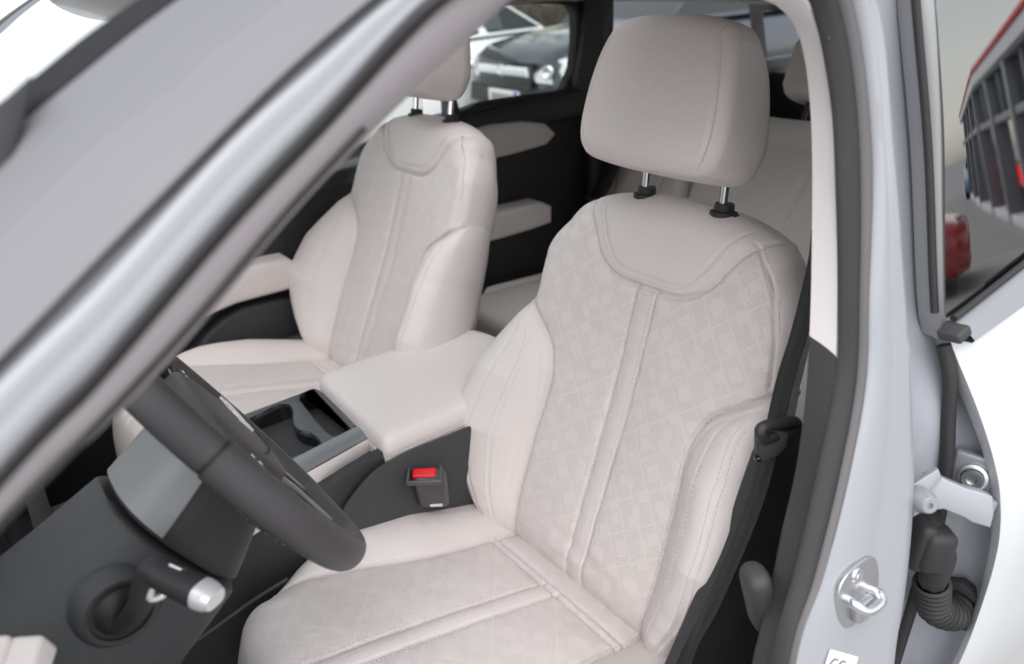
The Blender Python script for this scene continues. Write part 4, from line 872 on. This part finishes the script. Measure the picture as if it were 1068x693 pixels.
# ------------------------------------------------------------------ steering column with stalk
SCo = thing('steering_column', 'dark grey steering column cover behind the wheel with a round stalk opening', 'steering column', wp(0, -.03, -.2))
ccs = [(.103, .062, .038, -.106), (.104, .070, .046, -.116), (.108, .0735, .0485, -.120), (.13, .076, .050, -.123), (.18, .082, .053, -.128), (.26, .092, .06, -.135), (.36, .105, .07, -.145), (.46, .12, .08, -.16)]
col_loft('column_cover', ccs, 'grey_plastic', SCo, cap=True)
hc_ = at(126, 637, wp(-.083, 0, -.16), (.1, -1, 0)); hN = V(.10, -1, .02); hN /= np.linalg.norm(hN)
ringo = lathe('stalk_collar', [(.039, -.014), (.036, -.003), (.033, .001), (.0305, .0025), (.0285, .002), (.0275, -.004), (.0265, -.012)], hc_+hN*.001, hN, 'grey_plastic', SCo, 40)
lathe('stalk_socket', [(.0265, .0015), (.0265, -.001), (.018, .004), (.012, .007), (.001, .008)], hc_, hN, 'well_shade_black', SCo, 36)
lathe('socket_ring', [(.0295, .0), (.0295, .0036), (.0268, .0036), (.0268, .0)], hc_, hN, 'black_plastic', SCo, 40)
tube('cover_seam', [lerp(col_ring(*ccs[k_])[41], col_ring(*ccs[k_+1])[41], f)+V(0, -.0004, 0) for k_ in (4, 5) for f in (0, .5)]+[col_ring(*ccs[6])[41]], .0011, 'rubber', SCo, n=20)
tube('cover_seam', [col_ring(*ccs[6])[k_]*.6+col_ring(*ccs[5])[k_]*.4+V(0, -.0006, 0) for k_ in (22, 26, 30, 34, 38, 42)], .0014, 'rubber', SCo, n=30)
ST = None
p0 = hc_+hN*.004+V(0, 0, -.012); pe = at(160, 596, wp(-.125, 0, -.12), (0, 1, 0)); pt = at(208, 618, wp(-.165, 0, -.12), (0, 1, 0))
def flat_bar(nm, path, w, h, upv, m, par, n=24):
    P = crom(path, n); T = np.gradient(P, axis=0); T /= np.linalg.norm(T, axis=1)[:, None]; vs = []
    w = np.interp(np.linspace(0, 1, n), np.linspace(0, 1, len(w)), w); h = np.interp(np.linspace(0, 1, n), np.linspace(0, 1, len(h)), h)
    for i in range(n):
        b = upv-T[i]*(upv@T[i]); b /= np.linalg.norm(b); a = np.cross(T[i], b)
        for k in range(16):
            t = 2*math.pi*k/16; c, s = math.cos(t), math.sin(t); vs.append(P[i]+a*w[i]*abs(c)**.7*np.sign(c)+b*h[i]*abs(s)**.7*np.sign(s))
    return mesh(nm, vs, grid_faces(n, 16, True)+[tuple(range(16))[::-1], tuple(range((n-1)*16, n*16))], m, par, sharp=60)
ST = flat_bar('stalk', [p0, p0*.55+pe*.45+hN*.006, pe+hN*-.004, pe*.7+pt*.3, pt], [.0125, .0122, .012, .0125, .0132], [.0085, .0085, .009, .0102, .0110], V(0, .3, 1), 'black_plastic', SCo)
dS = pt-pe; dS /= np.linalg.norm(dS)
flat_bar('stalk_tip', [pt-dS*.002, pt+dS*.008, pt+dS*.0145, pt+dS*.0165], [.0130, .0133, .0126, .0105], [.0107, .0109, .0100, .0075], V(0, .3, 1), 'satin_silver' if 0 else 'chrome_tip', ST, 12)
for k, (u, v) in enumerate(((183, 592), (197, 597))):
    c = at(u, v, pt+V(0, .01, .008), V(0, -.4, .9)); tube('stalk_mark', [c-dS*.006, c, c+dS*.006], .0012, 'white_mark', ST, n=6, nseg=6)
tube('stalk_lever', [at(158, 612, pe, (0, 1, 0)), at(157, 624, pe, (0, 1, 0)), at(168, 622, pe, (0, 1, 0)), at(174, 617, pe, (0, 1, 0))], .0035, 'chrome_tip', ST, n=14)

# ------------------------------------------------------------------ dashboard pieces seen under the A-pillar
DB = thing('dashboard', 'dark dashboard with cream lower pads behind the steering column', 'dashboard', (-.8, .35, .2))
dt = [V(-.62, y, z) for y, z in ((-.30, .40), (.1, .44), (.6, .42), (1.03, .40))]
da_ = np.array([(-.62, .33), (-.60, .40), (-.66, .47), (-.75, .49), (-.92, .47)])
rows = [np.array([V(x-.03*math.sin((y+.3)*2), y, z-.03+.02*math.sin((y+.3)*2.3)) for x, z in da_]) for y in np.linspace(.15, 1.03, 12)]
loft('dash_top', rows, 'black_plastic', DB, resample=False)
loft('dash_front', [np.array([V(-.62, y, .30), V(-.60, y, .2), V(-.68, y, .0), V(-.7, y, -.2)]) for y in (.15, .5, 1.03)], 'black_plastic', DB, resample=False)
loft('dash_lower', [np.array([V(-.74, y, .43), V(-.70, y, .34), V(-.72, y, .12), V(-.78, y, -.2)]) for y in (-.36, -.2, -.1)], 'grey_plastic', DB, resample=False)
loft('knee_panel', [np.array([V(-.60, y, .30), V(-.57, y, .2), V(-.60, y, .08), V(-.70, y, -.2)]) for y in (-.1, .1, .24)], 'black_plastic', DB, resample=False)
tube('knee_panel_edge', [yp(u, v, .2) for u, v in ((150, 700), (200, 672), (262, 628), (300, 604))], .003, 'trim_grey', DB, n=14)
q = at(32, 535, (-.75, 0, 0), (1, 0, 0)); box('cream_pad', (.07, .05, .035), q, 'leather', DB, R=frame(V(.4, .9, .5), V(-.5, 0, 1)), bev=.012)
q = at(57, 512, (-.73, 0, 0), (1, 0, 0)); box('column_lever_tip', (.009, .012, .022), q, 'chrome_tip', DB, bev=.004)
# padded cream block at the very bottom left: the door-side dash pad
q = at(14, 697, (-.66, -.2, .3), (-.3, -.8, .5)); q2 = at(33, 694, (-.66, -.2, .3), (-.3, -.8, .5))
kb = box('knee_pad', (.026, .03, .026), at(29, 690, (-.63, -.24, .3), (-.3, -.8, .5)), 'leather', DB, R=frame(_r, V(-.3, -.3, 1)), bev=.005, seg=4)
box('knee_pad', (.026, .03, .026), at(-6, 690, (-.63, -.24, .3), (-.3, -.8, .5)), 'leather', DB, R=frame(_r, V(-.3, -.3, 1)), bev=.005, seg=4)

tube('pad_bracket', [at(29, 690, (-.63, -.24, .3), (-.3, -.8, .5))+V(-.01, .012, 0), V(-.70, -.20, .26), V(-.78, -.18, .2)], .014, 'black_plastic', DB, n=12)
# ------------------------------------------------------------------ driver's seat belt along the pillar
BT = thing('seat_belt', 'black seat belt hanging between the near seat and the pillar with its tongue', 'seat belt', (.06, -.29, 0))
wl_ = [yp(u, v, -.285) for u, v in ((846, 240), (842, 275), (825, 345), (808, 402), (780, 520), (735, 630), (705, 693))]+[V(-.12, -.285, .02)]
wr_ = [yp(u, v, -.315) for u, v in ((868, 245), (862, 285), (841, 350), (826, 402), (797, 520), (751, 630), (720, 693))]+[V(-.10, -.31, .0)]
loft('webbing', [wl_, wr_], 'webbing', BT, n=80, thick=.0015, uvscale=(1, .05))
tg_ = yp(812, 452, -.318)
tA, tB = V(.75, -.55, .22), V(.1, .2, 1)
tube('tongue_handle', [yp(u, v, -.322) for u, v in ((793, 449), (800, 444), (815, 442), (828, 440), (831, 445), (825, 450), (808, 455), (797, 458))], .006, 'black_plastic', BT, n=60, closed=True, nseg=12)
tgp = seg_plate('belt_tongue', [(791, 452), (800, 447), (818, 452), (816, 464), (806, 473), (795, 477), (791, 470)], (-.6, -.75, .2), yp(803, 462, -.318), .010, 'black_plastic', BT, .003)
box('webbing_stop', (.02, .008, .006), yp(797, 477, -.318), 'gloss_black', BT, R=frame(V(.8, -.5, .1), V(0, 0, 1)), bev=.002)

pp_ = [yp(u, v, -.268) for u, v in ((820, 440), (838, 452), (828, 520), (812, 570), (790, 640), (770, 720), (715, 760), (700, 720), (735, 640), (772, 560), (800, 480))]
xz_plate('belt_retractor_panel', [(p_[0], p_[2]) for p_ in pp_], -.262, .02, 'trim_grey', CAR, .005)
# ------------------------------------------------------------------ outside
mat('asphalt', (.30, .298, .295), .9, bump=[(40, 2, 'n')], var=.12); mat('wall_cream', (.55, .50, .42), .9, var=.06); mat('wall_dark', (.07, .065, .06), .8, var=.15); mat('wall_grey', (.30, .30, .31), .85, var=.06)
mat('car_dark', (.025, .03, .042), .3, coat=1); mat('car_white', (.80, .80, .81), .3, coat=1); mat('car_blue', (.04, .12, .32), .3, coat=1); mat('car_red', (.35, .03, .03), .3, coat=1); mat('car_glass', (.02, .024, .026), .05); mat('tyre', (.015, .015, .015), .8)
mat('lamp_glass', (.75, .76, .78), .15, metal=.4); mat('bark', (.10, .08, .065), .9, bump=[(30, 4, 'n')]); mat('hedge', (.06, .065, .04), .9); mat('plate_white', (.75, .74, .68), .4); mat('plate_blue', (.02, .08, .45), .4)
mat('red_sign', (.8, .01, .02), .4, emit=1.2); mat('red_band', (.62, .01, .03), .4); mat('cladding', (.62, .63, .66), .5, var=.03); mat('mullion', (.17, .18, .20), .4); mat('pane', (.16, .17, .19), .12); mat('van_white', (.85, .85, .86), .35)
gp = bpy.data.meshes.new('ground')
o = mesh('ground', [(-400, -400, GROUND), (400, -400, GROUND), (400, 400, GROUND), (-400, 400, GROUND)], [(0, 1, 2, 3)], 'asphalt', smooth=False); o['kind'] = 'structure'
def make_car(name, label, cat, loc, heading, paint, st, gh, L, lamps=True, group=None):
    """st: stations (x from the front, half width, z bottom, z top); gh: greenhouse side profile (x, z) base + roof"""
    root = thing(name, label, cat, (*loc, GROUND), 0, group or 'cars parked around the open car'); h = R_(heading); fx, fy = V(math.cos(h), math.sin(h), 0), V(-math.sin(h), math.cos(h), 0)
    O = V(*loc, GROUND); w = lambda x, y, z: O-fx*x+fy*y+V(0, 0, z)
    rows = []
    for x, hw_, zb, zt in st:
        r = []
        for yy, zz in ((-.86, 0), (-.97, .12), (-1.0, .45), (-.99, .68), (-.93, .88), (-.80, .97), (-.45, 1.0), (0, 1.01), (.45, 1.0), (.80, .97), (.93, .88), (.99, .68), (1.0, .45), (.97, .12), (.86, 0)): r.append(w(x, yy*hw_, zb+zz*(zt-zb)))
        rows.append(np.array(r))
    loft('body', rows, paint, root, n=40, cap=True, sharp=50)
    b, rf, wb, wr = gh       # base pts, roof pts (x, z), half widths
    def ghs(f, k): return [w(x*(1-f)+x2*f, s*(wb*(1-f)+wr*f), z*(1-f)+z2*f) for (x, z), (x2, z2) in zip(b, rf) for s in (k,)]
    loft('roof', [np.array(ghs(1, -1))+V(0, 0, -.03), np.array(ghs(1, -.9)), np.array(ghs(1, 0))+V(0, 0, .03), np.array(ghs(1, .9)), np.array(ghs(1, 1))+V(0, 0, -.03)], paint, root, n=20)
    for s in (-1, 1):
        A, B = ghs(0, s), ghs(1, s); n = len(A)
        for i in range(n-1):
            q = [A[i], A[i+1], B[i+1], B[i]]; cq = sum(q)/4; big = [cq+(p-cq)*1.0 for p in q]
            mesh('side_frame', big, [(0, 1, 2, 3)], paint, root, smooth=False)
            wq = [cq+(p-cq)*(.86 if i in range(n) else 1)+fy*s*.006 for p in q]; mesh('side_window', wq, [(0, 1, 2, 3)], 'car_glass', root, smooth=False)
    f0 = [ghs(0, -1)[0], ghs(0, 1)[0], ghs(1, 1)[0], ghs(1, -1)[0]]; r0 = [ghs(0, -1)[-1], ghs(0, 1)[-1], ghs(1, 1)[-1], ghs(1, -1)[-1]]
    mesh('front_window', f0, [(0, 1, 2, 3)], 'car_glass', root, smooth=False); mesh('rear_window', r0, [(0, 1, 2, 3)], 'car_glass', root, smooth=False)
    for x in (.85, L-.95):
        for s in (-1, 1):
            hw_ = np.interp(x, [a[0] for a in st], [a[1] for a in st]); c = w(x, s*(hw_-.10), .33)
            wh = lathe('wheel', [(.20, -.11), (.32, -.11), (.335, -.06), (.335, .08), (.32, .112), (.22, .114), (.215, .09), (.05, .10), (.001, .10)], c, fy*s, 'tyre', root, 28)
            lathe('wheel_rim', [(.21, .095), (.2, .118), (.06, .108), (.05, .12), (.001, .12)], c, fy*s, 'steel', wh, 20)
    return root, w
SEDAN = [(0, .55, .30, .62), (.05, .72, .22, .68), (.25, .84, .18, .74), (.9, .90, .17, .88), (1.5, .91, .17, .97), (3.4, .91, .17, 1.02), (4.2, .90, .2, 1.03), (4.6, .84, .25, 1.0), (4.72, .74, .32, .92), (4.75, .6, .4, .85)]
SEDG = ([(1.25, .94), (2.35, 1.0), (3.45, 1.01), (4.25, 1.02)], [(2.0, 1.40), (2.5, 1.46), (3.2, 1.45), (3.75, 1.36)], .80, .60)
SUVS = [(0, .62, .32, .80), (.04, .76, .24, .90), (.2, .86, .2, .98), (.6, .91, .2, 1.04), (1.2, .92, .2, 1.11), (1.5, .92, .2, 1.10), (3.9, .92, .2, 1.13), (4.4, .90, .25, 1.12), (4.52, .82, .35, 1.05), (4.55, .7, .42, .98)]
SUVG = ([(1.15, 1.08), (2.3, 1.10), (3.4, 1.11), (4.4, 1.11)], [(1.95, 1.62), (2.4, 1.67), (3.4, 1.67), (4.15, 1.58)], .82, .66)
sl = (3.85, 5.30)
SUV, w = make_car('parked_suv', 'dark blue parked car with clear headlight and number plate, seen through the far rear window', 'car', sl, 174, 'car_dark', SUVS, SUVG, 4.55)
def patch(nm, pts, m, par, th=.03):
    c = sum(pts)/len(pts); n = np.cross(pts[1]-pts[0], pts[2]-pts[0]); n /= np.linalg.norm(n)
    if n@(CAM-c) < 0: n = -n
    A = pts[1]-pts[0]; A /= np.linalg.norm(A); B = np.cross(n, A)
    return plate(nm, [((p-c)@A, (p-c)@B) for p in pts], [], c+n*th*.3, A, B, th, m, par, .006)
# driver-side lamp wraps from the nose to the wing
def lamp(k):
    pl = crom([(-.015, .40), (-.02, .56), (.03, .71), (.12, .815), (.27, .885), (.46, .925)], 24); zl = np.interp(np.linspace(0, 1, 24), [0, .15, .5, 1], [.74, .69, .68, .80]); zh = np.interp(np.linspace(0, 1, 24), [0, .3, 1], [.77, .86, .95])
    o_ = [np.array([w(x+.05*f, y*k-.03*k*f, z0*(1-f)+z1*f) for (x, y), z0, z1 in zip(pl, zl, zh)]) for f in (0, .5, 1)]
    h = loft('headlight', [o_[0]+V(0, 0, .0), o_[0], o_[1]+(w(-.02, 0, 0)-w(0, 0, 0)), o_[2]], 'lamp_glass', SUV, resample=False)
    for f, rr in ((.35, .055), (.62, .06)):
        c_ = w(pl[int(f*23)][0]-.015, k*(pl[int(f*23)][1]+.004), .785); lathe('lamp_reflector', [(rr, 0), (rr, .02), (rr*.8, .03), (rr*.4, .012), (.001, .010)], c_, w(-1, k*.6, 0)-w(0, 0, 0), 'chrome', h, 20)
lamp(-1); lamp(1)
patch('grille', [w(-.02, -.46, .62), w(-.02, .46, .62), w(.0, .48, .84), w(.0, -.48, .84)], 'gloss_black', SUV, .04)
patch('grille_bar', [w(-.045, -.44, .74), w(-.045, .44, .74), w(-.045, .42, .81), w(-.045, -.42, .81)], 'chrome', SUV, .03)
c = w(-.07, 0, .775); tube('badge', [c+V(0, .05*math.cos(t), .045*math.sin(t)) for t in np.linspace(0, 2*math.pi, 9)[:-1]], .008, 'chrome', SUV, closed=True, n=24)
patch('bumper_intake', [w(-.01, -.70, .46), w(-.01, .70, .46), w(-.01, .66, .62), w(-.01, -.66, .62)], 'black_plastic', SUV, .03)
pl_ = patch('number_plate', [w(-.05, -.26, .47), w(-.05, .26, .47), w(-.05, .26, .59), w(-.05, -.26, .59)], 'plate_white', SUV, .02)
patch('plate_band', [w(-.066, .21, .475), w(-.066, .255, .475), w(-.066, .255, .585), w(-.066, .21, .585)], 'plate_blue', pl_, .01)
for k in range(6): 
    y_ = -.2+.065*k; patch('plate_character', [w(-.066, y_, .50), w(-.066, y_+.035, .50), w(-.066, y_+.035, .56), w(-.066, y_, .56)], 'mullion', pl_, .008)
SED, w2 = make_car('parked_sedan', 'white parked sedan standing beyond the dark blue car', 'car', (.85, 7.0), 181, 'car_white', SEDAN, SEDG, 4.75)
tube('door_seam', [w2(3.35, -.915, .3), w2(3.30, -.92, .7), w2(3.2, -.905, .98)], .008, 'mullion', SED, n=10)
for x in (2.35, 3.2): box('door_handle', (.2, .03, .03), w2(x, -.92, .86), 'car_white', SED, bev=.01)
box('mirror', (.12, .16, .1), w2(1.7, -1.0, 1.0), 'car_white', SED, bev=.03)
# white van on the passenger side, beyond the windshield
VN = thing('parked_van', 'small white panel van standing beyond the windshield of the car', 'van', (-1.6, 9.6, GROUND))
def vw(x, y, z): return V(x, y, GROUND+z)
van = [(1.35, .3, .95, .84), (1.3, .22, 1.5, .86), (1.1, .2, 1.88, .88), (.8, .2, 1.94, .89), (-2.0, .2, 1.95, .89), (-2.4, .2, 1.85, .88), (-3.1, .2, 1.15, .88), (-3.8, .25, .95, .85), (-3.95, .35, .75, .75)]
rows = []
for x, zb, zt, hw_ in van: rows.append(np.array([vw(x, 9.6+yy*hw_, zb+zz*(zt-zb)) for yy, zz in ((-.9, 0), (-1, .1), (-1, .5), (-.98, .9), (-.88, .98), (0, 1), (.88, .98), (.98, .9), (1, .5), (1, .1), (.9, 0))]))
loft('body', rows, 'van_white', VN, n=36, cap=True, sharp=40)
for x0, x1 in ((-1.55, -.35), (-.2, 1.0)): plate('side_panel', rrect(x1-x0, .62, .1, c=((x0+x1)/2, 0)), [rrect(x1-x0-.05, .57, .08, c=((x0+x1)/2, 0))], vw(0, 8.71, 1.38), (1, 0, 0), (0, 0, 1), .03, 'car_white', VN)
for x in (-3.0, .6): lathe('wheel', [(.2, -.1), (.32, -.1), (.33, .0), (.32, .1), (.2, .1), (.001, .08)], vw(x, 8.83, .33), V(0, -1, 0), 'tyre', VN, 28)
plate('side_window', [(-2.75, 1.12), (-1.8, 1.15), (-1.85, 1.68), (-2.25, 1.68)], [], vw(0, 8.71, 0), (1, 0, 0), (0, 0, 1), .03, 'car_glass', VN)
# pale house, hedge and bare trees behind the parked cars
def house(name, label, x0, x1, y, dep, hgt, m, wins, roof_h=1.2):
    r = thing(name, label, 'house', ((x0+x1)/2, y+dep/2, GROUND), 0, 'houses beyond the parked cars'); box('wall', (x1-x0, dep, hgt), ((x0+x1)/2, y+dep/2, GROUND+hgt/2), m, r, bev=0)
    cx_ = (x0+x1)/2; rv = [(x0-.3, y-.4, GROUND+hgt), (x1+.3, y-.4, GROUND+hgt), (x1+.3, y+dep+.4, GROUND+hgt), (x0-.3, y+dep+.4, GROUND+hgt), (x0-.3, y+dep/2, GROUND+hgt+roof_h), (x1+.3, y+dep/2, GROUND+hgt+roof_h)]
    mesh('roof', rv, [(0, 1, 5, 4), (2, 3, 4, 5), (1, 2, 5), (3, 0, 4), (3, 2, 1, 0)], 'mullion', r, smooth=False)
    for wx, wz, ww, wh in wins:
        f_ = plate('window', rrect(ww, wh, .01), [rrect(ww-.12, wh-.12, .01)], (wx, y-.03, GROUND+wz), (1, 0, 0), (0, 0, 1), .08, 'car_white', r); box('pane', (ww-.1, .02, wh-.1), (wx, y-.02, GROUND+wz), 'car_glass', f_, bev=0)
    return r
house('house', 'pale cream house with dark windows behind the parked cars', 6, 30, 24, 8, 5.2, 'wall_cream', [(x, z, 1.3, 1.1) for x in (9, 13.0, 16.3, 20, 24) for z in (1.55, 4.0)])
house('house', 'long low grey house far behind the white van', -34, 3.5, 26, 9, 3.4, 'wall_grey', [(x, z, 1.5, 1.2) for x in (-29, -21, -16, -11, -6, -1) for z in (1.7,)])
def tree(label, x, y, hgt, seed):
    rr = random.Random(seed); t = thing('bare_tree', label, 'tree', (x, y, GROUND), 0, 'bare trees around the car park'); parts = []; br = []
    top = V(x+rr.uniform(-.3, .3), y+rr.uniform(-.3, .3), GROUND+hgt*.55); base = V(x, y, GROUND-.1)
    mid = (base+top)/2+V(rr.uniform(-.1, .1), 0, 0); tube('trunk', [base, mid, top], [hgt*.032, hgt*.024, hgt*.015], 'bark', t, n=12)
    def grow(p, d, l, r, k):
        q = p+d*l+V(rr.uniform(-.1, .1), rr.uniform(-.1, .1), .05)*l; br.append(tube_geo([p, (p+q)/2+V(rr.uniform(-.06, .06), rr.uniform(-.06, .06), 0)*l, q], [r, r*.5], 5, 5))
        if k > 0:
            for _ in range(3):
                dd = d+V(rr.uniform(-.8, .8), rr.uniform(-.8, .8), rr.uniform(-.1, .6)); grow(q, dd/np.linalg.norm(dd), l*.66, r*.55, k-1)
    for i in range(7):
        a = rr.uniform(0, 6.28); d = V(math.cos(a)*.7, math.sin(a)*.7, .6); p = base+(top-base)*rr.uniform(.45, 1); grow(p, d/np.linalg.norm(d), hgt*.2, hgt*.011, 3)
    v, f = merge(br); mesh('crown', v, f, 'bark', t)
for i, (x, y, h_, lb) in enumerate(((9.6, 14.2, 7, 'bare tree between the dark blue car and the cream house'), (14, 19, 8, 'tall bare tree standing at the cream house wall'), (-6.5, 12.2, 7.5, 'bare tree behind the white van in front of the grey house'), (-14, 12.0, 8, 'bare tree at the far end of the grey house'))):
    tree(lb, x, y, h_, i+3)
def hedge(name, label, c, size, seed):
    rr = np.random.default_rng(seed); n = int(size[0]*size[1]*size[2]*260)+400; P = (rr.random((n, 3))-.5)*np.array(size)+np.array(c)
    P[:, 2] += .18*np.sin(P[:, 0]*2.1)+.1*np.sin(P[:, 0]*5.3+1); vs, F = [], []
    for p in P:
        a = rr.normal(size=3); a /= np.linalg.norm(a); b = np.cross(a, rr.normal(size=3)); b /= np.linalg.norm(b); k = len(vs); s = rr.uniform(.04, .10)
        vs += [p-a*s, p+b*s*.6, p+a*s, p-b*s*.6]; F.append((k, k+1, k+2, k+3))
    t = thing(name, label, 'hedge', (c[0], c[1], GROUND), 0, 'hedges around the car park'); mesh('foliage', vs, F, 'hedge', t, smooth=False)
    box('stems', (size[0]*.96, size[1]*.5, size[2]*.8), (c[0], c[1], c[2]-.1), 'bark', t, bev=.1)
hedge('hedge', 'low dull green hedge along the cream house', (14, 21.5, GROUND+.5), (14, .8, 1.0), 5)
hedge('hedge', 'dark hedge behind the tailgate window of the car', (9.5, 6.0, GROUND+.6), (1.2, 5, 1.3), 6)

# ------------------------------------------------------------------ showroom forecourt that the rear window mirrors
SA, SD, SN = V(7.656, -5.446, 0), V(.73, -.683, 0), V(-.683, -.73, 0)
fc_ = lambda a, z, d=0: SA+SD*a-SN*d+V(0, 0, z)
SH = thing('showroom', 'glass fronted showroom with white fascia and red stripe, mirrored in the rear window', 'building', tuple(fc_(5, GROUND)))
RS = np.stack([SD, SN, V(0, 0, 1)])
box('fascia', (24, .4, .20), fc_(9, 1.89, .2), 'cladding', SH, R=RS, bev=.015); box('red_stripe', (24.1, .48, .06), fc_(9, 2.015, .2), 'red_band', SH, R=RS, bev=.01)
box('fascia_shadow_gap', (24, .3, .035), fc_(9, 1.775, .2), 'mullion', SH, R=RS, bev=.005); box('roof_deck', (24, 3, .05), fc_(9, 1.96, 1.7), 'cladding', SH, R=RS, bev=.01)
box('transom', (24, .14, .12), fc_(9, 1.07, .15), 'mullion', SH, R=RS, bev=.01)
for a in (-2.2, .35, 2.9, 5.4, 8.0, 10.8, 13.8, 17): box('column', (.26, .22, 2.5), fc_(a, .53, .16), 'mullion', SH, R=RS, bev=.01)
for a in (1.6, 4.2, 6.7, 9.4, 12.3): box('mullion', (.07, .10, .62), fc_(a, 1.44, .15), 'mullion', SH, R=RS, bev=.01)
plate('glazing', [(-3, 1.13), (20, 1.13), (20, 1.76), (-3, 1.76)], [], fc_(0, 0, .16), SD, (0, 0, 1), .02, 'clear_glass', SH)
box('sill_wall', (24, .2, .16), fc_(9, GROUND+.08, .16), 'cladding', SH, R=RS, bev=.01)
SG = thing('street_sign', 'glowing red letter sign beyond the showroom columns, mirrored in the rear window', 'sign', tuple(fc_(6.5, GROUND, .6)))
for k in range(7):
    c_ = fc_(4.6+k*.62, .06, .5); box('letter', (.09, .06, .36), c_-SD*.16, 'red_sign', SG, R=RS, bev=.01)
    if k % 3 != 1: box('letter', (.36, .06, .08), c_+V(0, 0, .13), 'red_sign', SG, R=RS, bev=.01)
    if k % 2: box('letter', (.30, .06, .08), c_-V(0, 0, .04), 'red_sign', SG, R=RS, bev=.01)
box('sign_board', (4.9, .1, .5), fc_(6.5, .06, .62), 'mullion', SG, R=RS, bev=.01)
box('sign_post', (.1, .1, .7), fc_(4.6, -.30, .62), 'mullion', SG, R=RS, bev=.01); box('sign_post', (.1, .1, .7), fc_(8.4, -.30, .62), 'mullion', SG, R=RS, bev=.01)
HB = 50
for (x, y), pm, lb, hd in (((17.5, -12.0), 'car_red', 'red parked car behind the showroom, mirrored in the rear window', 150), ((6.75, -5.95), 'car_red', 'dark red parked car in front of the showroom, mirrored in the rear window', 50), ((13.2, -7.6), 'car_white', 'white parked car behind the showroom, mirrored in the rear window', 137), ((20.5, -16.5), 'car_blue', 'blue parked car behind the showroom, mirrored in the rear window', 140)): make_car('parked_sedan', lb, 'car', (x, y), hd, pm, SEDAN, SEDG, 4.75)
hedge('hedge', 'green hedge behind the showroom forecourt', tuple(fc_(18, GROUND+.9, 14)), (7, 7, 1.9), 9)
tree('bare tree behind the showroom forecourt', *fc_(15, 0, 13)[:2], 6.5, 21)

# ------------------------------------------------------------------ sky and sun
wd = bpy.data.worlds.new('World'); SC.world = wd; wd.use_nodes = True; nt = wd.node_tree; bg = nt.nodes['Background']
sky = nt.nodes.new('ShaderNodeTexSky'); sky.sky_type = 'NISHITA'; sky.sun_disc = False
SUN_EL, SUN_AZ = R_(57), R_(-124)           # direction the light comes from, azimuth from +X towards +Y
sky.sun_elevation = SUN_EL; sky.sun_rotation = R_(90)-SUN_AZ; sky.dust_density = .9; sky.air_density = 1.6; sky.ozone_density = 1
hs = nt.nodes.new('ShaderNodeHueSaturation'); hs.inputs['Saturation'].default_value = .22
nt.links.new(sky.outputs[0], hs.inputs['Color']); nt.links.new(hs.outputs[0], bg.inputs[0]); bg.inputs[1].default_value = .15
sn = bpy.data.lights.new('sun', 'SUN'); sn.energy = 1.15; sn.angle = R_(65); sn.color = (1, .97, .94); so = link(bpy.data.objects.new('sun', sn))
so.rotation_euler = Vector((math.cos(SUN_EL)*math.cos(SUN_AZ), math.cos(SUN_EL)*math.sin(SUN_AZ), math.sin(SUN_EL))).to_track_quat('Z', 'Y').to_euler()
# ------------------------------------------------------------------ camera
cd = bpy.data.cameras.new('camera'); co = link(bpy.data.objects.new('camera', cd)); SC.camera = co
cd.sensor_width = 36; cd.lens = FPX/1068*36; cd.clip_start = .02; cd.clip_end = 1500
co.matrix_world = Matrix(((CR[0], CU[0], -_f[0], CAM[0]), (CR[1], CU[1], -_f[1], CAM[1]), (CR[2], CU[2], -_f[2], CAM[2]), (0, 0, 0, 1)))
cd.dof.use_dof = True; cd.dof.focus_distance = 1.0; cd.dof.aperture_fstop = 4.0
SC.view_settings.view_transform = 'Standard'; SC.view_settings.look = 'None'; SC.view_settings.exposure = .93; SC.view_settings.gamma = 1
SC.cycles.use_denoising = True; SC.cycles.max_bounces = 10
